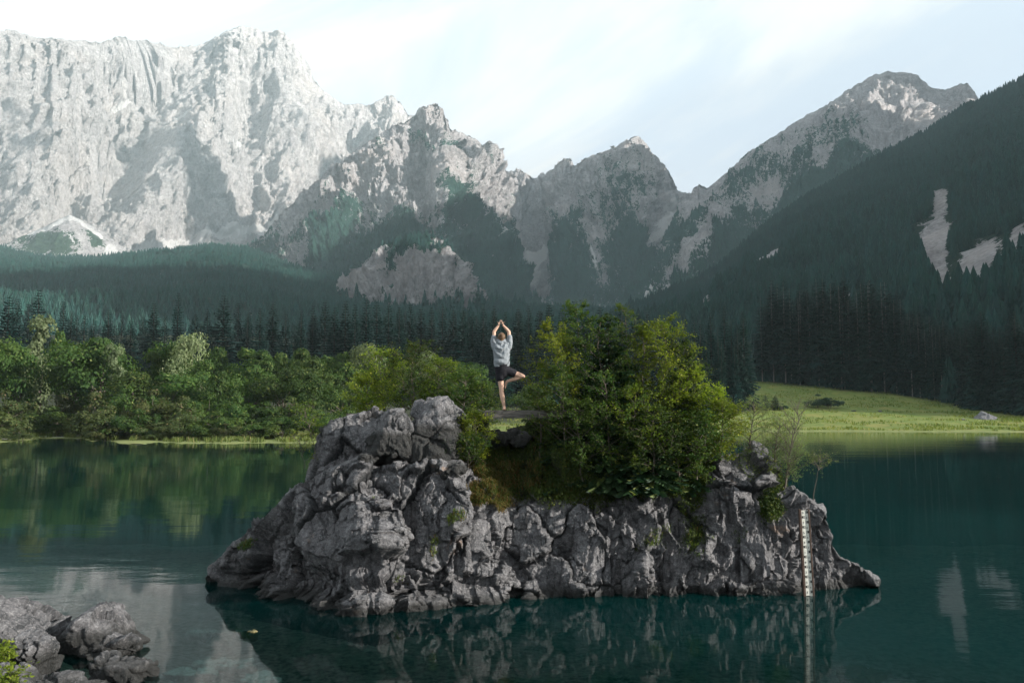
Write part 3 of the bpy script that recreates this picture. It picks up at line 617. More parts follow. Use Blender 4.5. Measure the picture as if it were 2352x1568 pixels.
def forest(name, spots, scales, far_src=far_src):
    me = bpy.data.meshes.new(name+'_spots'); me.vertices.add(len(spots)); me.vertices.foreach_set('co', np.ascontiguousarray(spots, np.float32).ravel())
    for nm, v in (('sc', scales), ('rz', rng.rand(len(spots))*6.28)):
        a = me.attributes.new(nm, 'FLOAT', 'POINT'); a.data.foreach_set('value', np.ascontiguousarray(v, np.float32))
    a = me.attributes.new('idx', 'INT', 'POINT'); a.data.foreach_set('value', rng.randint(0, 3, len(spots)).astype(np.int32))
    o = bpy.data.objects.new(name, me); C.objects.link(o); tag(o, kind='stuff')
    g = bpy.data.node_groups.new(name, 'GeometryNodeTree'); g.interface.new_socket('Geometry', in_out='INPUT', socket_type='NodeSocketGeometry'); g.interface.new_socket('Geometry', in_out='OUTPUT', socket_type='NodeSocketGeometry')
    gi = g.nodes.new('NodeGroupInput'); go = g.nodes.new('NodeGroupOutput'); ip = g.nodes.new('GeometryNodeInstanceOnPoints')
    gj = g.nodes.new('GeometryNodeJoinGeometry')
    for s in far_src:
        oi = g.nodes.new('GeometryNodeObjectInfo'); oi.inputs['Object'].default_value = s; oi.inputs['As Instance'].default_value = True; oi.transform_space = 'ORIGINAL'
        g.links.new(oi.outputs['Geometry'], gj.inputs[0])
    def na(nm, ty):
        n = g.nodes.new('GeometryNodeInputNamedAttribute'); n.data_type = ty; n.inputs['Name'].default_value = nm; return n.outputs['Attribute']
    cx = g.nodes.new('ShaderNodeCombineXYZ'); g.links.new(na('rz', 'FLOAT'), cx.inputs[2])
    cs = g.nodes.new('ShaderNodeCombineXYZ'); s_ = na('sc', 'FLOAT')
    for q in range(3): g.links.new(s_, cs.inputs[q])
    g.links.new(gi.outputs[0], ip.inputs['Points']); g.links.new(gj.outputs[0], ip.inputs['Instance']); ip.inputs['Pick Instance'].default_value = True
    g.links.new(na('idx', 'INT'), ip.inputs['Instance Index']); g.links.new(cx.outputs[0], ip.inputs['Rotation']); g.links.new(cs.outputs[0], ip.inputs['Scale'])
    g.links.new(ip.outputs[0], go.inputs[0])
    md = o.modifiers.new('trees', 'NODES'); md.node_group = g; return o
def scatter(key, n, hmin, hmax, pyr=None, vmin=0.55, spacing=None):
    P, V, S, px, py, nn_ = RELIEF[key]; rs = np.random.RandomState(len(key))
    A = np.linalg.norm(np.cross(P[1:, :-1]-P[:-1, :-1], P[:-1, 1:]-P[:-1, :-1]), axis=-1)
    dist = np.linalg.norm(P[:-1, :-1], axis=-1)
    w = A/(dist**1.1)*(V[:-1, :-1] > vmin)*(px[:-1, :-1] > -120)*(px[:-1, :-1] < 2470)
    if pyr: w = w*(py[:-1, :-1] > pyr[0])*(py[:-1, :-1] < pyr[1])
    i = rs.choice(w.size, n, p=(w/w.sum()).ravel()); r, c = np.unravel_index(i, w.shape); a, b = rs.rand(n, 1), rs.rand(n, 1)
    q = (P[r, c]*(1-a)+P[r+1, c]*a)*(1-b) + (P[r, c+1]*(1-a)+P[r+1, c+1]*a)*b
    prob = V[r, c] + 0.9*fbm(q/60.0, 4)
    q = q[prob > vmin]; q[:, 2] -= 0.5
    return q, rs.uniform(hmin, hmax, len(q))*(0.8+0.5*rs.rand(len(q))**2)
for (nm, key, n, a, b, pyr, vm) in [('forest_on_right_slope', 'right_forested_slope', 46000, 8, 16, None, 0.85), ('forest_on_foothill', 'forested_foothill', 34000, 7, 13, (560, 830), 0.5),
                               ('forest_on_crag', 'rocky_crag', 5000, 9, 18, None, 0.5), ('forest_on_central_ridge', 'central_ridge', 14000, 9, 18, (520, 760), 0.5),
                               ('forest_on_middle_peaks', 'middle_peaks', 8000, 9, 18, (520, 760), 0.5), ('forest_on_right_mountain', 'right_mountain', 18000, 9, 20, (380, 770), 0.5)]:
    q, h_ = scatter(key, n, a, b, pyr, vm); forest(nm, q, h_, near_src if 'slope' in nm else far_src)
# ------------------------------------------------------------------ leafy trees and scrub on the far left shore
def make_broadleaf(seed, nlobes=11, leaves=5200, leaf=0.034, mat=None, shape='round', stems=1, low=0.05):
    """unit-height tree: crown from leaf clumps on many lobes"""
    rs = np.random.RandomState(seed); A = Acc(); cen = []
    for i in range(nlobes):
        if shape == 'round': r = 0.34*math.sqrt(rs.rand()); th = rs.rand()*6.28; z = low + 0.20 + (0.62-low)*rs.rand()**0.8; z += 0.10*(1-r/0.34); rad = 0.18+0.12*rs.rand()
        elif shape == 'slim': r = 0.10*rs.rand(); th = rs.rand()*6.28; z = low + (0.92-low)*(i+0.5)/nlobes; rad = 0.13*(1.25-z)
        else: r = 0.62*math.sqrt(rs.rand()); th = rs.rand()*6.28; z = 0.18+0.60*rs.rand()*(1-0.5*r); rad = 0.17+0.12*rs.rand()
        z = min(z, 1-rad*0.8); cen.append((r*math.cos(th), r*math.sin(th), z, rad))
    cen.append((0.02, 0.0, 0.86, 0.13))
    per = leaves//len(cen)
    for (x, y, z, rad) in cen:
        # sub-clumps over the lobe so that its surface is uneven
        nc = 26; dirs = rs.normal(size=(nc, 3)); dirs /= np.linalg.norm(dirs, axis=1)[:, None]; dirs[:, 2] = np.abs(dirs[:, 2])*0.9-0.25
        cc = np.array([x, y, z]) + dirs*rad*rs.uniform(0.7, 1.05, (nc, 1))*np.array([1, 1, 0.85])
        k = rs.randint(nc, size=per); off = rs.normal(size=(per, 3)); off /= np.linalg.norm(off, axis=1)[:, None]
        c = cc[k] + off*rad*0.36*rs.rand(per, 1)**0.4
        nr = (c-np.array([x, y, z]))/rad + rs.normal(size=(per, 3))*0.38 + np.array([0, 0, 0.25])
        leaf_quads(A, c, nr, leaf*rs.uniform(0.6, 1.3, per), 0.75, rs=rs)
    crown = A.mesh('leafy_crown', mat)
    T = Acc()
    for s in range(stems):
        bx, by = (rs.normal(size=2)*0.02*stems)
        v, f = tube([(bx, by, -0.05), (bx*1.5+0.01, by*1.5, 0.25), (bx*3, by*3, 0.55)], [0.022/stems**0.5, 0.016/stems**0.5, 0.006], 6); T.add(v, f)
        for (x, y, z, rad) in cen[s::stems][:7]:
            v, f = tube([(bx*1.5, by*1.5, 0.2+0.2*rs.rand()), (x*0.5, y*0.5, z*0.75), (x, y, z)], [0.010, 0.006, 0.002], 5); T.add(v, f)
    trunk = T.mesh('leafy_trunk', M_BARK, True)
    return crown, trunk
BR = [make_broadleaf(s, 7, 5600, 0.034, M_BROAD) for s in (21, 22, 23, 24)]
BP = [make_broadleaf(s, 11, 5600, 0.030, M_PALE) for s in (31,)]
BSL = [make_broadleaf(33, 14, 4600, 0.026, M_PALE, 'slim', low=0.12)]
BSC = [make_broadleaf(s, 12, 4200, 0.050, M_SCRUB, 'bush', 3, 0.0) for s in (41, 42, 43)]
BSG = [make_broadleaf(s, 12, 4200, 0.055, M_BROAD, 'bush', 3, 0.0) for s in (44, 45)]
rs = np.random.RandomState(77)
def put_tree(px, py, wpx, Y, protos, label, cat, group, name, wr=0.86):
    p = gpos(px, Y); H = 3.8 + (HORIZON-py)/FPX*Y - p[2]; H = max(H, 0.8)
    wid = wpx/FPX*Y/wr; c_, t_ = protos[rs.randint(len(protos))]
    return thing_from(name, [('crown', c_), ('trunk', t_)], tuple(p), rs.rand()*6.28, (wid, wid*0.9, H), label, cat, group)
G1 = 'leafy trees on the left shore'
LT = [ # px, top py, width px, distance, kind, label
 (-30,772,150,120,'b','leafy tree cut off by the left edge of the picture'),
 (40,785,110,118,'b','dark leafy tree left of the tall broad one, under the slim pale tree'),
 (85,706,62,132,'l','slim tall pale tree standing out above the leafy trees on the left'),
 (130,745,60,136,'b','small leafy tree tucked right of the slim pale tree'),
 (165,778,150,122,'b','leafy tree with broad dark crown, left half of the big left clump'),
 (225,763,170,118,'b','broadest round leafy tree on the left shore, lit green on top'),
 (262,775,46,114,'l','narrow pale tree on the right flank of the broadest round tree'),
 (310,845,150,112,'b','low rounded leafy tree in front, right of the broadest tree'),
 (345,798,90,130,'b','leafy tree behind, left of the pale round willow'),
 (398,780,90,132,'b','small leafy tree touching the left side of the pale willow'),
 (432,756,92,128,'p','pale grey-green round willow standing above its green neighbours'),
 (380,850,150,112,'b','bright green rounded tree below the pale willow'),
 (470,818,110,118,'b','dull green round tree right of and below the pale willow'),
 (505,842,80,110,'b','small bright green tree with domed top in front of the round trees'),
 (500,786,80,140,'b','green treetop just right of the pale willow'),
 (560,790,110,138,'b','green domed treetop left of the middle of the leafy row'),
 (600,796,90,136,'b','domed treetop beside its taller neighbour in the middle of the row'),
 (585,832,120,120,'b','dark green tree in the middle of the row, shaded below'),
 (640,800,80,138,'b','small domed treetop, third from right behind the shaded trees'),
 (690,792,110,134,'b','wide domed tree right of the middle of the leafy row'),
 (655,842,130,118,'b','rounded tree in front of the wide domed one'),
 (715,850,90,114,'b','small round tree left of the dark gap in the row'),
 (745,808,90,140,'b','low treetop over the dark gap in the leafy row'),
 (790,800,90,138,'b','treetop left of the pale-topped tree near the rock'),
 (822,784,100,136,'p','pale-topped tree behind the yellow-green saplings of the rock'),
 (770,850,110,122,'b','dark leafy tree just left of the rock top saplings'),
 (870,806,110,138,'b','leafy tree behind the boulder on the rock, left of it'),
 (930,820,130,134,'b','leafy tree directly behind the grey boulder'),
 (990,800,60,138,'p','pale leafy tree with slim top behind the boulder'),
 (1040,830,120,134,'b','leafy tree between the boulder and the person'),
 (1090,858,90,130,'b','low leafy tree just left of the person'),
 (1215,880,80,130,'b','low leafy tree seen between the person and the bush'),
]
for (px, py, w, Y, kd, lab) in LT:
    put_tree(px, py, w*1.12, Y, {'b': BR, 'p': BP, 'l': BSL}[kd], lab, 'leafy tree', G1, 'leafy_tree', 0.80 if kd != 'l' else 0.32)
ROW = [('scrub', 104, [(-60,905,150),(10,890,140),(75,915,120),(140,900,140),(215,893,150),(290,880,140),(350,888,130),(420,905,140),(480,896,130),(545,905,130),(610,918,130),(665,905,130),(715,915,120),(760,925,100)]),
       ('scrub', 99, [(-20,935,130),(50,950,110),(120,930,130),(190,945,120),(255,925,130),(320,935,120),(385,950,120),(440,932,130),(500,940,120),(560,945,110),(625,938,120),(680,930,120),(735,942,90),(800,935,90)]),
       ('low', 96, [(-20,972,100),(45,978,80),(105,966,90),(165,972,90),(240,968,100),(300,960,110),(360,970,90),(415,966,100),(470,962,100),(520,970,80),(580,960,80),(640,965,80)])]
adj = ['dense','loose','grey-green','olive','rounded','spreading','ragged','broad']
import itertools
for (kd, Y, lst) in ROW:
    for i, (px, py, w) in enumerate(lst):
        nb = 'under the slim pale tree' if px < 160 else 'under the broadest round tree' if px < 330 else 'under the pale round willow' if px < 500 else 'in front of the dark middle of the leafy row' if px < 640 else 'towards the left flank of the rock'
        pos = {104: 'at the back', 99: 'in mid scrub belt', 96: 'at the water edge'}[Y]
        put_tree(px, py, w*1.15, Y + rs.uniform(-1, 1) + (13 if 45 < px < 205 else 0), BSG if (i % 3 == 2 or px > 520) else BSC, f'{adj[(i*3+Y)%8]} scrub {pos}, {nb}', 'bush', 'scrub bushes on the left shore', 'scrub_bush', 1.45)
# bushes and the stone heap on the meadow
def meadow_tree(px, py_base, py_top, wpx, protos, label, cat, name, group=None, wr=1.0):
    # distance at which the meadow is seen at py_base
    Ys = np.linspace(138, 262, 500); q = gpos(np.full(500, float(px)), Ys); pyv = proj(q)[1]; Y = Ys[np.argmin(np.abs(pyv-py_base))]
    p = gpos(px, Y); H = (py_base-py_top)/FPX*Y; wid = wpx/FPX*Y/wr; c_, t_ = protos[rs.randint(len(protos))]
    return thing_from(name, [('crown', c_), ('trunk', t_)], tuple(p), rs.rand()*6.28, (wid, wid, H), label, cat, group), Y
M_DKB = leaf_mat('dark_bush_leaves', (0.012, 0.032, 0.018), (0.028, 0.055, 0.024), None, 0.2, 0.3)
BDK = [make_broadleaf(s, 12, 3600, 0.06, M_DKB, 'bush', 3, 0.0) for s in (51, 52)]
meadow_tree(1880, 936, 903, 66, BDK, 'broad dark green bush standing alone on the meadow, left half', 'bush', 'dark_bush', 'dark bushes on the meadow', 1.45)
meadow_tree(1908, 937, 912, 60, BDK, 'lower right end of the broad dark bush on the meadow', 'bush', 'dark_bush', 'dark bushes on the meadow', 1.45)
meadow_tree(1758, 941, 906, 30, SPR, 'small dark spruce with pointed top at the left of the meadow, left of a pair', 'spruce tree', 'small_spruce', 'small spruces on the meadow', 0.3)
meadow_tree(1781, 941, 908, 26, SPR, 'small dark spruce, right of a pair at the left of the meadow', 'spruce tree', 'small_spruce', 'small spruces on the meadow', 0.3)
meadow_tree(1798, 943, 926, 26, BDK, 'little dark bush at the foot of the pair of small meadow spruces', 'bush', 'dark_bush', 'dark bushes on the meadow', 1.45)
# ------------------------------------------------------------------ rock island
def rock_mat(name, wet=True, warm=1.0):
    m, t, o = new_mat(name); tc = N(t, 'ShaderNodeTexCoord').outputs['Object']
    a = noise(t, tc, 0.9, 6, 0.65, 0.4); b = noise(t, tc, 4.5, 10, 0.75, 0.5); c = noise(t, tc, 22.0, 8, 0.8); d = noise(t, mapping(t, tc, (1, 1, 0.25)), 5.0, 8, 0.7, 0.8)
    col = mixc(t, mrange(t, b, 0.36, 0.64), (0.050, 0.052, 0.058), (0.285, 0.28, 0.29))
    col = mixc(t, mrange(t, a, 0.40, 0.62, 0, 0.6), col, (0.18, 0.176, 0.185))
    col = mixc(t, mrange(t, d, 0.53, 0.66, 0, 0.8), col, (0.016, 0.022, 0.026))
    col = mixc(t, mrange(t, c, 0.54, 0.66, 0, 0.75), col, (0.50, 0.485, 0.485))
    col = mixc(t, mrange(t, c, 0.46, 0.36, 0, 0.8), col, (0.055, 0.052, 0.055))
    w = noise(t, tc, 1.3, 5, 0.6)
    col = mixc(t, mrange(t, w, 0.66, 0.74, 0, 0.55), col, (0.36, 0.22, 0.13))
    vf = mth(t, 'ADD', attr(t, 'veg'), mth(t, 'MULTIPLY', mth(t, 'SUBTRACT', b, 0.5), 1.6))
    moss = mixc(t, mrange(t, c, 0.4, 0.6), (0.018, 0.035, 0.010), (0.07, 0.09, 0.02))
    col = mixc(t, mrange(t, vf, 0.45, 0.6, 0, 1, True), col, moss)
    col = mixc(t, mth(t, 'MULTIPLY', attr(t, 'crack'), 0.85), col, (0.018, 0.022, 0.024))
    if wet:
        sx = N(t, 'ShaderNodeSeparateXYZ'); L(t, tc, sx.inputs[0])
        z = mth(t, 'ADD', sx.outputs['Z'], mth(t, 'MULTIPLY', a, -0.35))
        f = mrange(t, z, 0.10, -0.12, 0, 0.85, True); col = mixc(t, f, col, (0.026, 0.027, 0.025))
    bh = mth(t, 'ADD', mth(t, 'MULTIPLY', b, 1.0), mth(t, 'MULTIPLY', c, 0.35)); bh = mth(t, 'ADD', bh, mth(t, 'MULTIPLY', d, 0.7))
    bsdf(t, o, col, 0.85, bh, 0.15, 1.0, 0.25)
    return m
M_ROCK = rock_mat('island_limestone')
def rock_disp(P, s=1.0, seed=0.0, ribs=0.0):
    """returns displacement and crack mask; P world metres"""
    w = np.stack([fbm(P*0.6+seed+k*9.1, 3) for k in range(3)], -1)
    Q = P + w*0.5
    d = 0.22*s*fbm(P*0.45+seed, 3)
    R1 = np.stack([Q[..., 0]*0.90+Q[..., 2]*0.25, Q[..., 1]*0.8, Q[..., 2]*0.75-Q[..., 0]*0.22], -1)
    wf = np.stack([fbm(P*2.6+seed+k*4.7, 4, 0.6) for k in range(3)], -1)
    R1 = R1 + wf*0.07
    f1, f2, rid, vec = cells(R1*1.0/s+seed, 1.0)
    e1 = np.clip((f2-f1)/0.055, 0, 1); em = sstep(-0.25, 0.1, fbm(P*0.7+seed+33, 3))
    blk = (((rid*37) % 101)/101.0-0.5)
    d = d + s*(0.22*blk + 0.50*(vec*_grad[(rid*7) % 256]).sum(-1) - 0.15*em*(1-e1)**1.2)
    g1, g2, rid2, vec2 = cells((R1+w*0.10+wf*0.04)*np.array([2.7, 2.6, 2.2])/s+seed*2+3, 1.0)
    e2 = np.clip((g2-g1)/0.075, 0, 1); msk = sstep(-0.15, 0.15, fbm(P*0.8+seed+20, 3))*0.7+0.3
    d = d + s*msk*(0.07*((((rid2*53) % 97)/97.0)-0.5) + 0.28*(vec2*_grad[(rid2*5) % 256]).sum(-1) - 0.065*(1-e2)**1.3)
    h1, h2, rid3, vec3 = cells((P+wf*0.06)*np.array([7.0, 7.0, 5.0])/s+seed*3+3, 1.0)
    d = d + s*0.085*(vec3*_grad[(rid3*3) % 256]).sum(-1)*msk
    d = d + 0.06*s*(ridged(P*np.array([2.6, 2.6, 1.8])+w*1.2, 6, 0.66)-0.4) + 0.03*fbm(P*8, 5, 0.75)
    if np.any(ribs):
        rb = ridged((P+w*0.35)*np.array([2.5, 2.5, 0.6])+seed+np.array([0, 0, 0])+P[..., 2:3]*np.array([-0.35, 0, 0]), 5, 0.55)
        d = d*(1-0.5*ribs) + ribs*0.42*(rb-0.45)
    crack = np.maximum(em*(1-e1)**1.5, 0.6*(1-e2)**1.5*msk)
    return d, crack
def chunk(name, crest, foot, nu, nv, parent, prof=(1.0, 0.6), seed=0.0, ribs=None, veg=None, jag=6, back=1.6, bdrop=None, extra=None, env_w=0.05, bulge=0.0):
    """foot entries: (px, py) on the water, or (px, py, Y)"""
    px = np.linspace(crest[0][0], crest[-1][0], nu)
    cy_ = interp(crest, px, 1) + jag*fbm(np.stack([px*0.035, px*0+seed, px*0], -1), 5, 0.6)
    Pc = at(px, cy_, interp(crest, px, 2))
    f = np.array([(q[0], q[1]) for q in foot], float); fy = np.interp(px, f[:, 0], f[:, 1]) + 4*fbm(np.stack([px*0.03, px*0+seed+5, px*0], -1), 4)
    if len(foot[0]) == 2: Pf = atz(px, fy, 0.0); Pf = Pf.copy(); Pf[:, 2] = -0.45; Pf[:, 1] -= 0.05
    else: Pf = at(px, fy, interp(foot, px, 2))
    nb = 26
    t = np.concatenate([np.linspace(0, 1, nv), 1+np.linspace(0, 1, nb+1)[1:]])[:, None]; tf = np.clip(t, 0, 1); tb = np.clip(t-1, 0, 1)
    ph, pz = prof
    XY = Pf[None, :, :2]*(1-(tf**(1/ph))[..., None]) + Pc[None, :, :2]*(tf**(1/ph))[..., None]
    Z = Pf[None, :, 2] + (Pc[:, 2]-Pf[:, 2])[None]*(1-(1-tf)**(1/pz))
    XY[..., 1] -= bulge*np.sin(np.pi*tf)*np.clip((Pc[:, 2]-Pf[:, 2])[None]/2.0, 0, 1)
    XY = XY + np.array([0, 1.0])*(back*np.sin(tb*np.pi/2))[..., None]
    Z = Z - (1-np.cos(tb*np.pi/2))*((Pc[:, 2]+0.6)[None] if bdrop is None else bdrop)
    P = np.concatenate([XY, Z[..., None]], -1)
    nrm = np.cross(np.gradient(P, axis=1), np.gradient(P, axis=0)); nrm /= np.linalg.norm(nrm, axis=-1)[..., None]+1e-9
    ppx, ppy = proj(P)
    rb = ribs(ppx, ppy) if ribs else 0.0
    d, crack = rock_disp(P, 1.0, seed, rb)
    if extra: d = d + extra(ppx, ppy)
    env = 1-0.75*np.exp(-((t-1)/env_w)**2)
    span = sstep(0, 0.03, (px-px[0])/(px[-1]-px[0]))*sstep(0, 0.03, (px[-1]-px)/(px[-1]-px[0]))
    d = d*{'right_tail': 0.65, 'upper_block': 0.62, 'shoulder': 0.85}.get(name, 0.9)
    P = P + nrm*(d*env*(0.25+0.75*span)[None])[..., None]
    n2 = np.cross(np.gradient(P, axis=1), np.gradient(P, axis=0)); n2 /= np.linalg.norm(n2, axis=-1)[..., None]+1e-9
    V = veg(P, ppx, ppy, n2) if veg else np.zeros(P.shape[:2])
    RELIEF['isl_'+name+str(seed)] = (P, V, V*0, ppx, ppy, n2)
    o = mesh_np(name, P.reshape(-1, 3), grid_faces(P.shape[0], nu), M_ROCK, True, parent, attrs={'veg': V, 'crack': crack})
    return o
isl = empty('rock_island', (0.4, 16.5, 0)); tag(isl, 'big craggy grey limestone rock rising from the lake in the middle of the picture', 'rock')
def under(o): o.parent = isl; o.matrix_parent_inverse = isl.matrix_basis.inverted(); return o
isl_parts = []
WATER = [(470,1327),(480,1335),(520,1345),(580,1362),(640,1380),(680,1388),(720,1396),(780,1410),(830,1419),(880,1416),(940,1405),(1000,1398),(1060,1392),(1100,1388),(1140,1378),(1200,1372),(1300,1372),(1400,1376),(1500,1372),(1600,1366),(1700,1368),(1760,1372),(1800,1368),(1860,1360),(1900,1358),(1950,1350),(2012,1347)]
# front shoulder, left
def vgA(P, px, py, n): return -0.25+blobs(px, py, [(560,1260,30,20,-40,.5),(850,1140,20,10,0,.6),(1000,1250,10,60,10,.6),(1040,1200,16,16,0,.8),(920,1330,30,12,20,.6),(660,1170,24,14,-30,.4),(1150,1140,100,40,0,.8),(1230,1190,50,50,0,.6)])
def exA(px, py): return blobs(px, py, [(880,1250,70,40,20,.35),(830,1170,60,30,0,.15),(640,1240,40,60,30,-.25),(940,1190,26,60,-8,-.5),(1050,1200,30,80,5,.25),(1085,1250,14,110,0,-.55),(960,1345,160,18,0,-.45),(900,1390,160,20,0,.25),(700,1330,60,34,0,-.6),(570,1310,60,26,-20,-.35),(860,1290,60,16,0,-.2),(1140,1220,40,50,0,.15)])
isl_parts.append(under(chunk('shoulder', [(472,1327,17.9),(490,1303,17.9),(520,1268,17.8),(560,1225,17.6),(600,1188,17.4),(650,1142,17.2),(700,1100,17.0),(760,1076,16.9),(820,1060,16.9),(880,1066,16.9),(950,1073,16.9),(1000,1066,16.9),(1030,1076,16.9),(1060,1086,16.9),(1110,1105,17.1),(1170,1125,17.5),(1230,1180,17.8),(1290,1260,18.0)], WATER, 640, 330, None, (1.15, 0.62), 1.7, None, vgA, 5, 1.6, None, exA)))
# raised block behind it, left
def exD(px, py): return blobs(px, py, [(780,1010,40,30,0,.15),(760,1050,60,20,0,-.2)])
isl_parts.append(under(chunk('upper_block', [(694,1118,18.4),(704,1094,18.4),(712,1056,18.3),(728,1022,18.2),(754,990,18.1),(782,968,18.0),(806,958,18.0),(850,957,18.0),(900,958,18.0),(930,954,18.0),(990,1000,18.0),(1050,1010,18.0),(1085,1080,18.0)], [(682,1135,17.3),(760,1120,17.1),(1085,1120,17.1)], 300, 170, None, (1.2, 0.5), 5.2, None, lambda P, px, py, n: -0.25+blobs(px, py, [(760,1000,30,20,0,.3)]), 4, 1.5, 3.0, exD)))
# middle, under the bushes
def vgB(P, px, py, n): return 0.15+0.75*sstep(1205, 1080, py)*sstep(1700, 1600, px) + blobs(px, py, [(1780,1150,40,50,0,.9),(1600,1230,40,60,0,.5),(1500,1240,60,40,0,.3),(1700,1240,30,30,0,.4)]) - blobs(px, py, [(1690,1110,50,60,0,.7),(1740,1080,40,30,0,.5),(1130,1000,80,20,0,.6)])
rbB = lambda px, py: sstep(1330, 1420, px)*sstep(1120, 1200, py)*1.0
def exB(px, py): return blobs(px, py, [(1180,1330,50,40,0,.15),(1270,1330,16,60,0,-.2),(1330,1340,50,40,10,.3),(1420,1330,16,70,0,-.25),(1480,1300,26,70,5,.3),(1520,1310,14,80,10,-.25),(1620,1290,26,80,10,.3),(1570,1300,16,80,-10,-.2),(1720,1290,30,60,0,-.35),(1790,1280,50,90,0,-.45),(1690,1150,60,40,0,.3),(1820,1345,30,24,0,.3),(1240,1250,60,40,0,-.1)])
isl_parts.append(under(chunk('middle_slope', [(1040,1020,18.2),(1060,1000,18.2),(1085,986,18.2),(1098,962,18.1),(1112,960,18.1),(1122,986,18.2),(1150,992,18.2),(1198,990,18.2),(1208,968,18.1),(1240,962,18.0),(1300,962,18.0),(1400,1000,18.0),(1500,1035,18.0),(1600,1060,17.9),(1640,1056,17.8),(1670,1040,17.7),(1700,1034,17.7),(1735,1044,17.7),(1765,1066,17.7),(1785,1100,17.7),(1800,1145,17.7),(1840,1210,17.7)], WATER, 620, 320, None, (1.0, 0.72), 8.3, rbB, vgB, 6, 1.6, None, exB)))
# right tail
isl_parts.append(under(chunk('right_tail', [(1700,1180,17.2),(1740,1150,17.2),(1770,1138,17.2),(1800,1126,17.2),(1825,1123,17.2),(1845,1132,17.2),(1862,1150,17.2),(1890,1172,17.2),(1904,1205,17.2),(1912,1250,17.3),(1930,1280,17.3),(1960,1292,17.3),(1985,1308,17.3),(2003,1326,17.3),(2014,1346,17.2)], [(q[0], q[1]-4) for q in WATER], 240, 260, None, (1.1, 0.62), 11.9, lambda px, py: 0.75+0*px, lambda P, px, py, n: -0.2+blobs(px, py, [(1770,1165,36,36,0,1.0),(1975,1292,20,6,20,.6)]), 3, 1.2, None, lambda px, py: blobs(px, py, [(1800,1290,40,60,0,-.4),(1870,1300,14,60,-10,-.15),(1950,1335,20,12,0,-.25)]))))

def ico(sub):
    bm = bmesh.new(); bmesh.ops.create_icosphere(bm, subdivisions=sub, radius=1.0)
    v = np.array([x.co[:] for x in bm.verts]); f = np.array([[x.index for x in q.verts] for q in bm.faces]); bm.free(); return v, f
_ico = {}
def make_boulder(name, planes, scale, loc, sub=6, seed=0.0, rs_seed=1, nplanes=10, mat=None, ds=0.5, rz=0.0, veg=-0.25, facet=0.12):
    """faceted stone: unit ball cut by planes, then broken up like the big rock"""
    if sub not in _ico: _ico[sub] = ico(sub)
    v, f = _ico[sub]; rs = np.random.RandomState(rs_seed)
    ns = [np.array(p[:3], float)/np.linalg.norm(p[:3]) for p in planes]; ds_ = [p[3] for p in planes]
    for _ in range(nplanes):
        n = rs.normal(size=3); n /= np.linalg.norm(n); ns.append(n); ds_.append(rs.uniform(1-facet*2, 1))
    r = np.ones(len(v))*1.15
    for n, d in zip(ns, ds_):
        c = v@n; r = np.where(c > 0.05, -np.log(np.exp(-14*r)+np.exp(-14*np.minimum(d/np.maximum(c, 0.05), 3)))/14, r)
    P = v*r[:, None]*np.array(scale)
    if rz: ca, sa = math.cos(rz), math.sin(rz); P = np.stack([P[:, 0]*ca-P[:, 1]*sa, P[:, 0]*sa+P[:, 1]*ca, P[:, 2]], -1)
    W = P + np.array(loc); nr = v/np.array(scale); nr /= np.linalg.norm(nr, axis=1)[:, None]
    d, crack = rock_disp((W*(1.0/ds))[None], 1.0, seed); d = d[0]*ds*0.55; crack = crack[0]
    P = P + nr*d[:, None]
    o = mesh_np(name, P, f, mat or M_ROCK, True, attrs={'veg': np.full(len(v), veg) + 0*d, 'crack': crack}); o.location = loc
    return o
def px_m(px, Y): return px/FPX*Y
b1 = make_boulder('boulder', [(0.7, -0.4, 0.55, .80), (-0.95, -0.2, 0.3, .78), (0.1, -1, 0.15, .72), (0.9, -0.1, -0.1, .92), (-0.15, 0, 1, .96), (-0.3, -0.6, 0.7, .9)], (px_m(70, 17.2), 0.55, px_m(92, 17.2)), tuple(at(994, 992, 17.25)), 6, 3.1, 4, 5, ds=0.8)
tag(b1, 'tallest rounded grey boulder, on top of the rock left of the person', 'boulder')
b2 = make_boulder('boulder', [(0.9, -0.3, 0.35, .74), (-0.8, -0.5, 0.4, .70), (0.2, -1, 0.1, .66), (0, 0, 1, .88)], (px_m(58, 16.9), 0.45, px_m(66, 16.9)), tuple(at(906, 1008, 17.0)), 6, 7.7, 9, 5, ds=0.55)
tag(b2, 'wedge shaped grey boulder leaning on the left side of the tallest boulder', 'boulder')
b3 = make_boulder('boulder', [(0, 0, 1, .8)], (px_m(26, 17.4), 0.3, px_m(40, 17.4)), tuple(at(1038, 968, 17.6)), 5, 2.7, 19, 5, ds=0.4)
tag(b3, 'small upright rock point against the right side of the tallest boulder', 'boulder')
b4 = make_boulder('boulder', [(0, 0, 1, .8)], (px_m(22, 16.9), 0.25, px_m(14, 16.9)), tuple(at(846, 1052, 16.85)), 5, 5.7, 29, 5, ds=0.3)
tag(b4, 'small grey stone lying on the ledge below the wedge shaped boulder', 'boulder')
b5 = make_boulder('boulder', [(0, 0, 1, .8)], (px_m(34, 16.6), 0.3, px_m(22, 16.6)), tuple(at(1040, 1076, 16.75)), 5, 6.7, 39, 5, ds=0.3)
tag(b5, 'flat topped stone on the shoulder right below the tallest boulder', 'boulder')
for i, (px, py, Y, w, h, lab) in enumerate([(1160,1000,18.0,36,16,'pale stone lying under the beam, left one'),(1192,1008,17.9,30,14,'pale stone lying under the beam, right one'),(1105,958,18.0,18,14,'stone propping up the left end of the beam')]):
    q = make_boulder('boulder', [(0, 0, 1, .8)], (px_m(w, Y), 0.3, px_m(h, Y)), tuple(at(px, py, Y)), 5, 8.7+i, 49+i, 6, ds=0.3); tag(q, lab, 'stone')

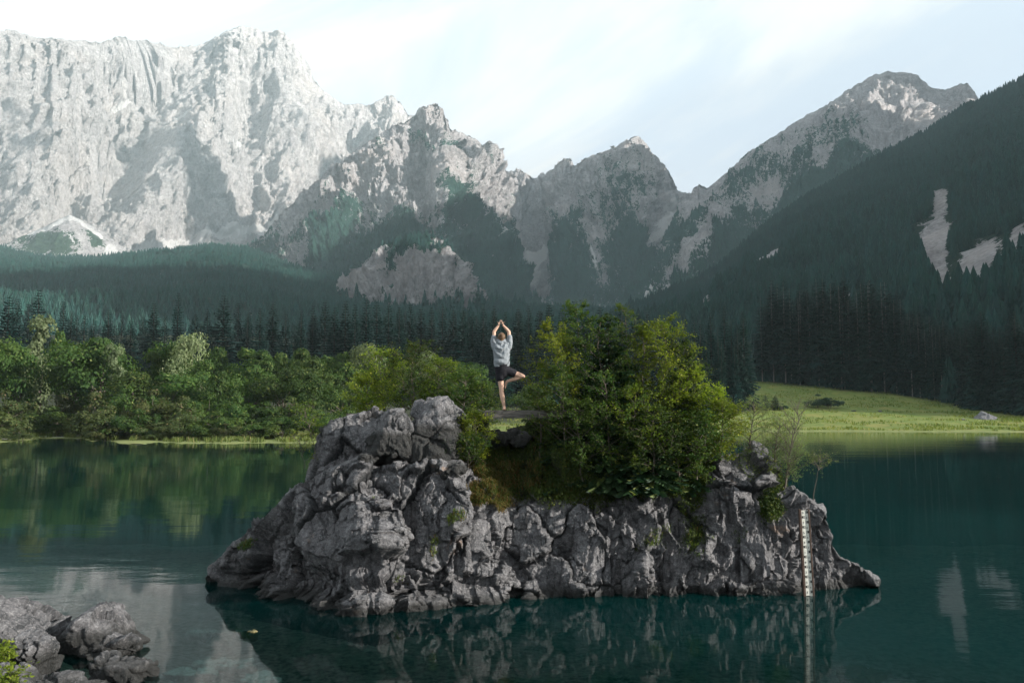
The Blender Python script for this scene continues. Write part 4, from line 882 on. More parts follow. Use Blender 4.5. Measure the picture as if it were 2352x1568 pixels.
# rocks by the near bank, bottom left
M_ROCKN = rock_mat('bank_limestone', True)
def bank_rock(px, py, w, h, depth, label, seed, planes=((0, 0, 1, .8),), sub=6, ds=0.50, wy=None, z0=None):
    """px,py: middle of the visible outline; w,h in picture pixels"""
    Pb = atz(px, wy or (py+h/2), 0.0); Y = Pb[1] + depth*0.5
    c = at(px, py, Y); o = make_boulder('bank_rock', planes, (px_m(w/2, Y), depth*0.5, px_m(h/2, Y)*1.15), (c[0], c[1], c[2]-px_m(h/2, Y)*0.12), sub, seed, int(seed*10), 8, M_ROCKN, ds); tag(o, label, 'rock', 'rocks by the near bank'); return o
bank_rock(25, 1470, 215, 160, 1.5, 'large pale rock cut off by the left edge, at the near bank', 2.3, ((0.5, -0.3, 0.8, .8), (0.9, -0.3, 0.2, .85)), wy=1535)
bank_rock(80, 1506, 105, 110, 0.6, 'rounded pale rock standing in front of the large one at the left edge', 4.6, wy=1560)
bank_rock(228, 1452, 200, 108, 1.0, 'angular dark and pale rock lying in the water right of the large one', 6.1, ((0.75, -0.3, 0.6, .66), (-0.7, -0.1, 0.7, .75), (0, 0, 1, .8)), wy=1510)
bank_rock(258, 1490, 120, 50, 0.4, 'low slab forming the front foot of the angular rock', 7.2, ((0, -.3, 1, .6),), wy=1512)
bank_rock(268, 1535, 145, 62, 0.6, 'low flat rock barely out of the water below the angular rock', 8.4, ((0, 0, 1, .6),), wy=1570)
bank_rock(110, 1575, 160, 60, 0.6, 'rock at the lower left corner among the green plants', 9.7, wy=1600)
bank_rock(20, 1570, 120, 80, 0.6, 'dark rock in the very lower left corner', 3.9, wy=1610)
bank_rock(215, 1580, 100, 40, 0.5, 'low wet rock at the bottom edge right of the corner plants', 5.9, wy=1595)
# stones under and just breaking the surface
for (px, py, w, h, z, lab, sd) in [(583,1449,18,5,0.0,'small yellowish stone just breaking the surface left of the rock island',1.9),(470,1448,70,8,-0.12,'flat pinkish slab under the water right of the angular bank rock',2.9),(560,1446,40,6,-0.14,'small flat slab under the water beside the yellowish stone',3.3),(430,1540,120,16,-0.25,'submerged stone at the bottom edge, left one',4.1),(520,1520,130,14,-0.3,'long submerged slab near the bottom left of the island reflection',5.5),(600,1555,90,18,-0.3,'submerged stone at the bottom edge right of the long slab',6.6),(1975,1545,110,34,-0.5,'yellow submerged boulder right of the water gauge',7.4)]:
    Pw = atz(px, py, z); Y = Pw[1]
    q = make_boulder('submerged_stone', [(0, 0, 1, .5)], (px_m(w/2, Y), px_m(h/2, Y)/max(0.12, (py-HORIZON)/FPX), 0.12), tuple(Pw-np.array([0, 0, 0.05])), 5, sd, int(sd*10), 6, plain('stone_%d' % int(sd*10), (0.16, 0.14, 0.07) if px in (583, 1975) else (0.42, 0.36, 0.34), scale=9), 0.3); tag(q, lab, 'stone', 'stones in the clear shallow water')
# stone heap on the meadow shore
qx, Yh = 2275, None
Ys = np.linspace(120, 240, 400); pyv = proj(gpos(np.full(400, 2275.0), Ys))[1]; Yh = float(Ys[np.argmin(np.abs(pyv-963))]); p = gpos(2275.0, Yh)
o = make_boulder('stone_heap', [(0.5, -0.2, 0.8, .55), (-0.5, -0.2, 0.8, .6), (0, -0.6, 0.8, .7)], (px_m(34, Yh), 2.2, px_m(26, Yh)), (float(p[0]), float(p[1])+1.5, float(p[2])-0.2), 5, 3.4, 3, 6, M_ROCKN, 1.0); tag(o, 'grey heap of rock at the meadow edge, far right of the picture', 'rock')
for i, (px, py) in enumerate([(1890, 889), (1960, 944), (2210, 964), (2020, 945), (2060, 900), (2135, 903)]):
    Ys = np.linspace(125, 262, 500); pyv = proj(gpos(np.full(500, float(px)), Ys))[1]; Y = float(Ys[np.argmin(np.abs(pyv-py))]); p = gpos(float(px), Y)
    q = make_boulder('meadow_stone', [(0, 0, 1, .6)], (0.5, 0.5, 0.35), tuple(p), 3, 1.3*i, i, 6, M_ROCKN, 0.5)
    tag(q, ['small pale stone at the top of the meadow above the dark bush', 'small stone in the middle of the meadow below the dark bush', 'small stone by the shore left of the grey rock heap', 'small stone on the low middle of the meadow', 'small pale stone at the forest edge right of the dark bush', 'small pale stone at the forest edge, furthest right of two'][i], 'stone', 'stones on the meadow')
# ------------------------------------------------------------------ saplings and bushes on the island
def make_sapling(seed, H, W, nprim=30, nsec=6, per=34, leaf=0.06, mat=M_YEL, bare=0.12, up=0.5, lean=(0, 0), trunk_r=0.022, spread=0.10, bark=M_BARK, aspect=0.55, taper=0.8):
    rs = np.random.RandomState(seed); A = Acc(); T = Acc()
    tz = np.linspace(0, 1, 7); wob = rs.normal(size=(7, 2))*0.02*H; wob[0] = 0
    tp = np.stack([lean[0]*tz**1.3+wob[:, 0], lean[1]*tz**1.3+wob[:, 1], tz*H], -1)
    v, f = tube(tp, trunk_r*(1-0.85*tz)+0.002, 6); T.add(v, f)
    cs, ns, sz = [], [], []
    for i in range(nprim):
        u = bare + (1-bare)*(i+rs.rand())/nprim; p0 = np.array([np.interp(u, tz, tp[:, k]) for k in range(3)])
        th = i*2.4+rs.normal()*0.4; prof = (math.sin(math.pi*min(1, (u-bare)/(1-bare)*0.80+0.17)))**taper
        l = W*0.5*prof*rs.uniform(0.65, 1.15)+0.06
        e = np.array([math.cos(th)*l, math.sin(th)*l, l*up*rs.uniform(0.5, 1.5)])
        m_ = p0+e*0.5+np.array([0, 0, 0.08*l]); tip = p0+e
        v, f = tube([p0, m_, tip], [0.008, 0.005, 0.0015], 4); T.add(v, f)
        for j in range(nsec):
            s = 0.3+0.7*(j+rs.rand())/nsec; q0 = p0*(1-s)**2+2*m_*s*(1-s)+tip*s*s
            dr = e/np.linalg.norm(e)*0.6+rs.normal(size=3)*0.55+np.array([0, 0, 0.25]); dr /= np.linalg.norm(dr)
            ln = (0.16+0.28*l)*rs.uniform(0.6, 1.2); q1 = q0+dr*ln
            v, f = tube([q0, (q0+q1)/2+[0, 0, 0.02], q1], [0.003, 0.002, 0.001], 3); T.add(v, f)
            n = max(3, int(per*rs.uniform(0.5, 1.2))); tt = rs.rand(n, 1)**0.7
            cs.append(q0+(q1-q0)*tt+rs.normal(size=(n, 3))*spread*np.array([1, 1, 0.6])*ln*1.6); ns.append(rs.normal(size=(n, 3))*0.6+np.array([0, 0, 0.9])); sz.append(leaf*rs.uniform(0.55, 1.25, n))
    leaf_quads(A, np.concatenate(cs), np.concatenate(ns), np.concatenate(sz), aspect, 0.35, rs=rs)
    return [('leaves', A.mesh('sapling_leaves', mat)), ('stem', T.mesh('sapling_stem', bark, True))]
def sap(px, pyb, tx, ty, w, Y, label, seed, mat, name='sapling', cat='small tree', group='leafy saplings on the rock island', **kw):
    b = at(px, pyb, Y); tpt = at(tx, ty, Y); H = tpt[2]-b[2]
    return thing_from(name, make_sapling(seed, H, px_m(w, Y), mat=mat, lean=(tpt[0]-b[0], 0), **kw), tuple(b), 0, 1.0, label, cat, group)
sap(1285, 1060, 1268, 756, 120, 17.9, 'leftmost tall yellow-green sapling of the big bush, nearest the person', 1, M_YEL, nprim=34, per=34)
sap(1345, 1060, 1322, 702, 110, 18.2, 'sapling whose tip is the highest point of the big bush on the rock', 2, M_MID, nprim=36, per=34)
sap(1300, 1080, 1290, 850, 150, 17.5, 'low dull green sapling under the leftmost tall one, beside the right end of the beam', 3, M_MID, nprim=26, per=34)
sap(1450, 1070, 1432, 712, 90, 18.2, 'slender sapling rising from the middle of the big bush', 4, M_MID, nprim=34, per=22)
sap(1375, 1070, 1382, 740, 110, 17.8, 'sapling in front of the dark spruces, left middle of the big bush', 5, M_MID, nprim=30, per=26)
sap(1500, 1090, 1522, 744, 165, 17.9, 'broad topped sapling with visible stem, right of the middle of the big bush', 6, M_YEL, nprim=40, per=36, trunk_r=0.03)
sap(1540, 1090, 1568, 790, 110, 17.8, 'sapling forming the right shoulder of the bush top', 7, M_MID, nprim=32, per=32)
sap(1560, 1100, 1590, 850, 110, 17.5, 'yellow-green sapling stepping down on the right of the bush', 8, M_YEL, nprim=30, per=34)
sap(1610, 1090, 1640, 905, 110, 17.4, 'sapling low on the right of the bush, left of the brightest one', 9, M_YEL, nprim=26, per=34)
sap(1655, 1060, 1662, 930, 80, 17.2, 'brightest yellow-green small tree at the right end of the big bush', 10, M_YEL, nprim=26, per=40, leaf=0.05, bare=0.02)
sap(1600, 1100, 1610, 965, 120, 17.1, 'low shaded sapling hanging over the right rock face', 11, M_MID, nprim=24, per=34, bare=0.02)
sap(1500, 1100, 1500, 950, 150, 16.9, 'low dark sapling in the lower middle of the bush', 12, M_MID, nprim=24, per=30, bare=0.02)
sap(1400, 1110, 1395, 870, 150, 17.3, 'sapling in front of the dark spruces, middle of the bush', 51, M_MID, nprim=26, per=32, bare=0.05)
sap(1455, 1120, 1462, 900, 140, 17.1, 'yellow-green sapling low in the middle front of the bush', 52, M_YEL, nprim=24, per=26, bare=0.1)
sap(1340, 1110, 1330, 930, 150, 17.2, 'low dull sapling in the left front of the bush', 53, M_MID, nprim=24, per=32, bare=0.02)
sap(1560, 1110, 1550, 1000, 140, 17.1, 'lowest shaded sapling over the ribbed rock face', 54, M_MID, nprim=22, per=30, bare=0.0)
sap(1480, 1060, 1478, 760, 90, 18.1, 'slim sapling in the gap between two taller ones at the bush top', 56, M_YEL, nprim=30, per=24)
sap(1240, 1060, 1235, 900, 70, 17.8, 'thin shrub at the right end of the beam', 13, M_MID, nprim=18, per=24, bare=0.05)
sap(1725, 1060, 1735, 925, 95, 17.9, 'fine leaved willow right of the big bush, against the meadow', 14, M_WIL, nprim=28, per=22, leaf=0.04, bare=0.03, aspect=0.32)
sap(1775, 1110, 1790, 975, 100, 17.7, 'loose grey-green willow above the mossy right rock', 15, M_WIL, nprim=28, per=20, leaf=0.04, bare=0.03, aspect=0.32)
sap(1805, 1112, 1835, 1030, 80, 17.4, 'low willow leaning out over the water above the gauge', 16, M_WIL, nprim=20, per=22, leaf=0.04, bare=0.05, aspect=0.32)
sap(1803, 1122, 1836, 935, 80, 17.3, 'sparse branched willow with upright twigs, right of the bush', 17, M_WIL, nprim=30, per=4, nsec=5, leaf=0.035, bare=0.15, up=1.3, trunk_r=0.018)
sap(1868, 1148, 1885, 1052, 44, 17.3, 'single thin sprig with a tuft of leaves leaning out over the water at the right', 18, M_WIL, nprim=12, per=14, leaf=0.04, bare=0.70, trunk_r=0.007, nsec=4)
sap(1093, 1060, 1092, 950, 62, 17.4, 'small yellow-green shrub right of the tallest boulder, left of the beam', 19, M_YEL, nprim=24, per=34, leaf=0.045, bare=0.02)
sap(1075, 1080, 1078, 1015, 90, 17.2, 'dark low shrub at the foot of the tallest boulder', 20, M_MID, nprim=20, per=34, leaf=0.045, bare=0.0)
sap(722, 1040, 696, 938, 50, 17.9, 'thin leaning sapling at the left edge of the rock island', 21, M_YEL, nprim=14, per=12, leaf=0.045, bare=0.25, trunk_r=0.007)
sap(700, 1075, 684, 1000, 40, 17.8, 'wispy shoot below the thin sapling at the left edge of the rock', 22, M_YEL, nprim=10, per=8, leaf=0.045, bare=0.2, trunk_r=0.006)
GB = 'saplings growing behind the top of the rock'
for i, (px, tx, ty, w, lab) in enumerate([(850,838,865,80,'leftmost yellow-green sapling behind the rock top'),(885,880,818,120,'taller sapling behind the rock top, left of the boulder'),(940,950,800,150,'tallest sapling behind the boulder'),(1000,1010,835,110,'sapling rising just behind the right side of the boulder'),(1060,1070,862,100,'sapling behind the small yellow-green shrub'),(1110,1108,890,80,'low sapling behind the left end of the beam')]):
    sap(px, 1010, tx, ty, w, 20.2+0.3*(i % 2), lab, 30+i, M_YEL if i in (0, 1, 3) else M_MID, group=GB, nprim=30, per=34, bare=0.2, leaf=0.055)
SPN = []
for s in (61, 62):
    c_, t_ = make_spruce(s, 26, 1, 0.26, 0.03, 16, 8, 0.011, 0.45); c_.materials[0] = M_SPRN; SPN.append((c_, t_))
for i, (px, pyb, ty, w, Y, lab) in enumerate([(1400,1090,716,200,18.0,'dark young spruce in the left middle of the big bush'),(1440,1110,830,210,17.9,'dark young spruce with level boughs in the front middle of the bush'),(1350,1100,880,190,17.8,'low dark young spruce in front of the left half of the bush'),(1490,1120,930,200,17.3,'lowest young spruce, boughs over the ribbed rock'),(1570,1100,840,170,18.0,'dark young spruce behind the right half of the bush'),(1290,1090,930,140,17.9,'small dark spruce beside the right end of the beam')]):
    b = at(px, pyb, Y); H = px_m(pyb-ty, Y); c_, t_ = SPN[i % 2]; wd_ = px_m(w, Y)/0.52
    thing_from('young_spruce', [('crown', c_), ('trunk', t_)], tuple(b), i*1.3, (wd_, wd_, H), lab, 'spruce tree', 'young spruces in the big bush')

# grass and creeping plants on the rock
def surf_pts(keys, n, box, seed, vmin=0.3):
    rs = np.random.RandomState(seed); out = []
    for key in keys:
        P, V, S, px, py, nn_ = RELIEF[key]; m = (px > box[0])*(px < box[1])*(py > box[2])*(py < box[3])*(V+0.5*fbm(P*1.3, 3) > vmin)*(nn_[..., 1] < 0.35)
        idx = np.argwhere(m)
        if len(idx): q = idx[rs.randint(len(idx), size=n//len(keys))]; out.append(P[q[:, 0], q[:, 1]]+rs.normal(size=(len(q), 3))*0.015)
    return np.concatenate(out)
IK = [k_ for k_ in RELIEF if k_.startswith('isl_')]
MID = [k_ for k_ in IK if 'middle' in k_]; SHO = [k_ for k_ in IK if 'shoulder' in k_]; TAIL = [k_ for k_ in IK if 'tail' in k_]
def grass(name, pts, ln, mat, seed, droop=0.6):
    rs = np.random.RandomState(seed); A = Acc(); n = len(pts); th = rs.rand(n)*6.28; l = ln*rs.uniform(0.5, 1.3, n)
    dr = np.stack([np.cos(th)*0.5, np.sin(th)*0.5-0.25, np.ones(n)], -1); dr /= np.linalg.norm(dr, axis=1)[:, None]
    sd_ = np.stack([-np.sin(th), np.cos(th), np.zeros(n)], -1)*0.006
    a = pts; b = pts+dr*(l*0.55)[:, None]; c = pts+dr*(l*0.85)[:, None]*np.array([1.7, 1.7, 1-droop])
    v = np.stack([a-sd_, a+sd_, b+sd_, b-sd_], 1); f = np.arange(4*n).reshape(n, 4); A.add(v, f, np.repeat(rs.rand(n), 4))
    v = np.stack([b-sd_, b+sd_, c+sd_*0.2, c-sd_*0.2], 1); A.add(v, f, np.repeat(rs.rand(n), 4))
    o = bpy.data.objects.new(name, A.mesh(name, mat)); C.objects.link(o); tag(o, kind='stuff'); return o
M_GR = leaf_mat('rock_grass_blades', (0.05, 0.085, 0.02), (0.13, 0.16, 0.04), (0.22, 0.12, 0.05), 0.35, 1.0)
M_GRB = leaf_mat('dry_grass_blades', (0.13, 0.09, 0.035), (0.20, 0.17, 0.06), (0.28, 0.13, 0.05), 0.35, 1.0)
grass('rock_grass', np.concatenate([surf_pts(MID, 7000, (1050, 1330, 990, 1150), 1, 0.45), surf_pts(SHO, 3500, (1050, 1290, 1090, 1230), 2, 0.25)]), 0.20, M_GR, 1)
grass('dry_grass', np.concatenate([surf_pts(MID, 1800, (1060, 1250, 1060, 1120), 3, 0.2), surf_pts(SHO, 2200, (1070, 1290, 1085, 1190), 4, 0.2)]), 0.22, M_GRB, 2)
grass('ledge_grass', np.concatenate([surf_pts(MID, 3600, (1300, 1800, 1100, 1290), 5, 0.45), surf_pts(TAIL, 900, (1740, 1990, 1120, 1300), 6, 0.3), surf_pts(SHO, 700, (520, 1060, 1100, 1370), 7, 0.25)]), 0.13, M_GR, 3)
def cover(name, pts, size, mat, seed):
    rs = np.random.RandomState(seed); A = Acc(); n = len(pts)
    leaf_quads(A, pts+np.stack([rs.normal(size=n)*0.03, -np.abs(rs.normal(size=n))*0.10, np.abs(rs.normal(size=n))*0.09], -1), rs.normal(size=(n, 3))*0.5+np.array([0, -0.5, 0.8]), size*rs.uniform(0.5, 1.2, n), 0.7, rs=rs)
    o = bpy.data.objects.new(name, A.mesh(name, mat)); C.objects.link(o); tag(o, kind='stuff'); return o
cover('creeping_plants', np.concatenate([surf_pts(MID, 12000, (1230, 1690, 1000, 1200), 8, 0.45), surf_pts(MID, 2500, (1740, 1840, 1110, 1220), 9, 0.4), surf_pts(TAIL, 1200, (1740, 1810, 1130, 1210), 10, 0.3)]), 0.05, M_MID, 5)
cover('moss_cushions', surf_pts(MID, 900, (1690, 1790, 1030, 1110), 11, -0.6)[:500], 0.04, M_YEL, 6)
# plants in the corner of the near bank
def plant(px, py, w, h, label, seed, mat):
    b = atz(px, py, 0.15); Y = b[1]
    thing_from('bank_plant', make_sapling(seed, px_m(h, Y), px_m(w, Y), nprim=14, nsec=4, per=12, leaf=0.07, mat=mat, bare=0.0, up=0.9, trunk_r=0.006), tuple(b), 0, 1.0, label, 'plant', 'plants on the near bank')
plant(0, 1545, 26, 36, 'bright green plant at the left edge between the pale bank rocks', 71, M_YEL)
plant(8, 1612, 40, 44, 'bright green leaves in the very lower left corner', 72, M_YEL)

# ------------------------------------------------------------------ beam, board, water gauge
m_w, t, o = new_mat('weathered_wood'); tc = N(t, 'ShaderNodeTexCoord').outputs['Object']
wn = noise(t, mapping(t, tc, (0.6, 8, 8)), 6.0, 8, 0.7, 0.5)
bsdf(t, o, mixc(t, mrange(t, wn, 0.35, 0.65), (0.035, 0.032, 0.03), (0.14, 0.13, 0.12)), 0.85, wn, 0.01, 1.0)
def wood_bar(name, p0, p1, hh_, ww, mat, seed, parent=None, n=40, m=6):
    """rough sawn bar from p0 to p1 (world), slightly uneven"""
    p0, p1 = np.array(p0, float), np.array(p1, float); ring = []
    for k, (a, b) in enumerate([(-1, -1), (1, -1), (1, 1), (-1, 1)]):
        a2, b2 = [(-1, -1), (1, -1), (1, 1), (-1, 1)][(k+1) % 4]
        for j in range(m): ring.append((a+(a2-a)*j/m, b+(b2-b)*j/m))
    ring = np.array(ring); u = np.linspace(0, 1, n); d = p1-p0; L_ = np.linalg.norm(d); d = d/L_; s = np.cross(d, [0, 0, 1]); s /= np.linalg.norm(s); up = np.cross(s, d)
    ctr = p0[None]+(p1-p0)[None]*u[:, None]
    v = ctr[:, None]+s*(ring[:, 0]*ww/2)[None, :, None]+up*(ring[:, 1]*hh_/2)[None, :, None]
    v = v+0.10*min(hh_, 0.12)*fbm(v*np.array([2.0, 6, 6])+seed, 4)[..., None]*(s+up)
    k = len(ring); i = np.arange(n*k).reshape(n, k); j = np.roll(i, -1, 1)
    f = [list(x) for x in np.stack([i[:-1], j[:-1], j[1:], i[1:]], -1).reshape(-1, 4)]; f.append(list(i[0][::-1])); f.append(list(i[-1]))
    me = bpy.data.meshes.new(name); me.from_pydata(v.reshape(-1, 3).tolist(), [], [[int(z) for z in q] for q in f]); me.materials.append(mat)
    o = bpy.data.objects.new(name, me); C.objects.link(o)
    if parent: o.parent = parent
    return o
PL = 17.6
zt = at(1155, 941.5, PL)[2]
x0_, x1_ = at(1114, 941, PL)[0], at(1345, 941, PL)[0]
beam = wood_bar('wooden_beam', (x0_, PL+0.02, zt-0.095), (x1_, PL+0.02, zt-0.085), 0.17, 0.26, m_w, 1.0); tag(beam, 'thick weathered wooden beam bridging the rocks, the person stands on it', 'beam')
brd = wood_bar('weathered_board', at(798, 951, 18.0), at(936, 954, 17.9), 0.035, 0.2, m_w, 2.0); tag(brd, 'thin grey weathered board lying along the top of the left rock block', 'board')
bal = wood_bar('weathered_board', at(812, 958, 17.9), at(880, 957, 17.9), 0.03, 0.15, m_w, 3.0); tag(bal, 'short grey weathered board under the longer one on the left rock block', 'board')

m_white = plain('gauge_white', (0.62, 0.62, 0.56), 0.6, 30, 0.15, 0.001); m_blk = plain('gauge_black', (0.02, 0.02, 0.02), 0.6, 30, 0.2, 0.001)
m_rust = plain('gauge_rail', (0.075, 0.05, 0.04), 0.7, 20, 0.4, 0.002)
G = atz(1859.5, 1368, 0.0); GY_ = float(G[1]); gh = float(at(1855, 1170, GY_)[2])
ga = empty('water_gauge', (float(G[0]), GY_, 0)); ga.rotation_euler = (0, R(-1.6), 0); tag(ga, 'tall black and white water level gauge standing before the right end of the rock', 'gauge')
def box_me(name, b, mat, parent=None, ob=True):
    """b: list of (x0,x1,y0,y1,z0,z1)"""
    V_, F2 = [], []
    for (x0, x1, y0, y1, z0, z1) in b:
        n = len(V_); V_ += [(x0, y0, z0), (x1, y0, z0), (x1, y1, z0), (x0, y1, z0), (x0, y0, z1), (x1, y0, z1), (x1, y1, z1), (x0, y1, z1)]
        F2 += [tuple(n+q for q in r) for r in ((0, 3, 2, 1), (4, 5, 6, 7), (0, 1, 5, 4), (1, 2, 6, 5), (2, 3, 7, 6), (3, 0, 4, 7))]
    me = bpy.data.meshes.new(name); me.from_pydata(V_, [], F2); me.materials.append(mat)
    if not ob: return me
    o = bpy.data.objects.new(name, me); C.objects.link(o)
    if parent: o.parent = parent
    return o
bw = px_m(15, GY_)
box_me('rail', [(-bw/2-0.050, -bw/2-0.012, -0.03, 0.05, -1.2, gh+0.01)], m_rust, ga); box_me('rail', [(bw/2+0.004, bw/2+0.03, -0.02, 0.05, -1.2, gh+0.005)], m_rust, ga)
box_me('backing_plate', [(-bw/2-0.01, bw/2+0.003, 0.012, 0.03, -1.2, gh-0.01)], m_rust, ga)
npl = int(gh/0.5)+2
for i in range(npl):
    z1 = gh-0.012-i*0.5
    box_me('scale_plate', [(-bw/2, bw/2, 0.0, 0.010, max(-1.1, z1-0.496), z1)], m_white, ga)
markm = None
nd = int((gh+0.8)/0.1)
for i in range(nd):
    z1 = gh-0.02-i*0.1; sgn = -1 if i % 2 else 1
    xs = (0.0, bw/2-0.006) if sgn > 0 else (-bw/2+0.006, 0.0); x_out = (bw/2-0.03, bw/2-0.004) if sgn > 0 else (-bw/2+0.004, -bw/2+0.03)
    bx_ = [(x_out[0], x_out[1], -0.003, 0.0, z1-0.05, z1-0.005)] + [(xs[0]+0.012, xs[1], -0.0025, 0.0, z1-0.014-0.02*q, z1-0.005-0.02*q) for q in range(3)]
    mo = box_me('scale_mark', bx_, m_blk, ga)
for i in range(nd):
    z1 = gh-0.02-i*0.1
    cu = bpy.data.curves.new('digit', 'FONT'); cu.body = str((19-i) % 10); cu.size = 0.062; cu.extrude = 0.001
    ob = bpy.data.objects.new('digit', cu); C.objects.link(ob); bpy.context.view_layer.update()
    me = bpy.data.meshes.new_from_object(ob.evaluated_get(bpy.context.evaluated_depsgraph_get())); bpy.data.objects.remove(ob)
    me.materials.clear(); me.materials.append(m_blk); d_ = bpy.data.objects.new('digit', me); C.objects.link(d_); d_.parent = ga
    d_.rotation_euler = (R(90), 0, 0); d_.location = (-0.055 if i % 2 == 0 else 0.015, -0.003, z1-0.065)
# sedge along the far left bank and tufts on the meadow
rs = np.random.RandomState(91); n = 9000
gxp = rs.uniform(-40, 800, n); gyp = interp(SHORE, gxp, 1) + rs.uniform(-2.0, 7.0, n) + 6*fbm(np.stack([gxp/40, gxp*0, gxp*0], -1), 3)
q = gpos(gxp, gyp); kp = (q[:, 2] > 0.02) & (fbm(np.stack([gxp/30, gyp/4, gxp*0], -1), 3) > -0.05); q = q[kp]
M_SED = leaf_mat('sedge_blades', (0.06, 0.09, 0.025), (0.14, 0.17, 0.05), (0.24, 0.20, 0.10), 0.3, 0.3)
def tufts(name, pts, h, w, mat, seed):
    rs = np.random.RandomState(seed); A = Acc(); n = len(pts); th = rs.rand(n)*6.28; hh_ = h*rs.uniform(0.5, 1.4, n)
    s = np.stack([np.cos(th), np.sin(th), 0*th], -1)*w/2; tp = pts + np.stack([rs.normal(size=n)*h*0.25, rs.normal(size=n)*h*0.25, hh_], -1)
    v = np.stack([pts-s, pts+s, tp+s*0.4, tp-s*0.4], 1); A.add(v, np.arange(4*n).reshape(n, 4), np.repeat(rs.rand(n), 4))
    o = bpy.data.objects.new(name, A.mesh(name, mat)); C.objects.link(o); tag(o, kind='stuff')
tufts('shore_sedge', q, 0.45, 0.10, M_SED, 1)
n = 26000; gxp = rs.uniform(1100, 2450, n); ys_ = interp(SHORE, gxp, 1); yf_ = interp(FOOT, gxp, 2)
gyp = ys_ + 1 + (np.minimum(yf_, 262)-ys_)*rs.rand(n)**1.2; q = gpos(gxp, gyp); kp = fbm(q/np.array([14.0, 9.0, 20.0]), 4, 0.6) > 0.02; q = q[kp]
M_MGR = leaf_mat('meadow_tufts', (0.07, 0.10, 0.02), (0.15, 0.16, 0.04), (0.22, 0.19, 0.08), 0.3, 0.1)
tufts('meadow_tufts', q, 0.32, 0.22, M_MGR, 2)
# ------------------------------------------------------------------ the person on the beam
def loft(pts, ra, rb, axis_b, k=14, cap=True):
    """tapered limb through pts, elliptical: ra across, rb along axis_b; rounded ends"""
    pts = np.array(pts, float); ra = np.array(ra, float); rb = np.array(rb, float)
    # smooth resample
    n = len(pts); u = np.linspace(0, n-1, (n-1)*5+1); P = np.stack([np.interp(u, range(n), pts[:, c]) for c in range(3)], -1); A = np.interp(u, range(n), ra); B = np.interp(u, range(n), rb)
    for _ in range(2): P[1:-1] = (P[:-2]+2*P[1:-1]+P[2:])/4; A[1:-1] = (A[:-2]+2*A[1:-1]+A[2:])/4; B[1:-1] = (B[:-2]+2*B[1:-1]+B[2:])/4
    d = np.gradient(P, axis=0); d /= np.linalg.norm(d, axis=1)[:, None]
    if cap:
        e0 = [P[0]-d[0]*A[0]*s for s in (0.95, 0.75, 0.4)]; f0 = [0.25, 0.65, 0.92]; e1 = [P[-1]+d[-1]*A[-1]*s for s in (0.4, 0.75, 0.95)]
        P = np.concatenate([e0, P, e1]); A = np.concatenate([[A[0]*q for q in f0], A, [A[-1]*q for q in f0[::-1]]]); B = np.concatenate([[B[0]*q for q in f0], B, [B[-1]*q for q in f0[::-1]]]); d = np.concatenate([[d[0]]*3, d, [d[-1]]*3])
    b = np.array(axis_b, float)[None]-d*(d@np.array(axis_b, float))[:, None]; b /= np.linalg.norm(b, axis=1)[:, None]; a = np.cross(d, b)
    th = np.linspace(0, 2*np.pi, k, endpoint=False)
    v = P[:, None]+a[:, None]*(A[:, None]*np.cos(th))[..., None]+b[:, None]*(B[:, None]*np.sin(th))[..., None]
    m_ = len(P); i = np.arange(m_*k).reshape(m_, k); j = np.roll(i, -1, 1)
    f = [tuple(int(z) for z in q) for q in np.stack([i[:-1], i[1:], j[1:], j[:-1]], -1).reshape(-1, 4)]
    f.append(tuple(int(z) for z in i[0])); f.append(tuple(int(z) for z in i[-1][::-1]))
    return v.reshape(-1, 3), f
def ball(c, r):
    v, f = ico(3); return v*np.array(r)+np.array(c), [tuple(int(z) for z in q) for q in f]
def fuse(name, pieces, voxel, mat, parent, dec=0.5, smooth=4, fn=None):
    V_, F2 = [], []
    for v, f in pieces:
        n = len(V_); V_ += [tuple(x) for x in v]; F2 += [tuple(z+n for z in q) for q in f]
    me = bpy.data.meshes.new(name); me.from_pydata(V_, [], F2); ob = bpy.data.objects.new(name, me); C.objects.link(ob)
    r = ob.modifiers.new('r', 'REMESH'); r.mode = 'VOXEL'; r.voxel_size = voxel
    s = ob.modifiers.new('s', 'SMOOTH'); s.iterations = smooth; s.factor = 0.5
    if dec < 1: d = ob.modifiers.new('d', 'DECIMATE'); d.ratio = dec
    bpy.context.view_layer.update(); m2 = bpy.data.meshes.new_from_object(ob.evaluated_get(bpy.context.evaluated_depsgraph_get())); bpy.data.objects.remove(ob)
    if fn is not None:
        n = len(m2.vertices); co = np.empty(n*3, np.float32); m2.vertices.foreach_get('co', co); co = co.reshape(-1, 3); nr = np.empty(n*3, np.float32); m2.vertices.foreach_get('normal', nr); nr = nr.reshape(-1, 3)
        m2.vertices.foreach_set('co', fn(co, nr).astype(np.float32).ravel())
    m2.materials.clear(); m2.materials.append(mat); m2.polygons.foreach_set('use_smooth', np.ones(len(m2.polygons), bool)); m2.name = name
    o = bpy.data.objects.new(name, m2); C.objects.link(o); o.parent = parent; return o
M_SKIN = plain('skin', (0.50, 0.32, 0.24), 0.5, 12, 0.10, 0.001); M_SHIRT = plain('grey_shirt', (0.20, 0.22, 0.24), 0.9, 40, 0.12, 0.002)
M_SHORT = plain('black_shorts', (0.012, 0.012, 0.016), 0.85, 30, 0.3, 0.002); M_HAIR = plain('blond_brown_hair', (0.10, 0.062, 0.036), 0.5, 30, 0.5, 0.004)
foot_w = at(1158, 942.0, PL); F0 = np.array([foot_w[0], PL, zt])
def b_(px, py, dy=0.0):
    p = at(px, py, PL); return np.array([p[0]-F0[0], dy, p[2]-F0[2]])
per = empty('person', tuple(F0)); tag(per, 'person from behind, grey shirt, black shorts, balancing on one leg with arms raised', 'person')
S = []
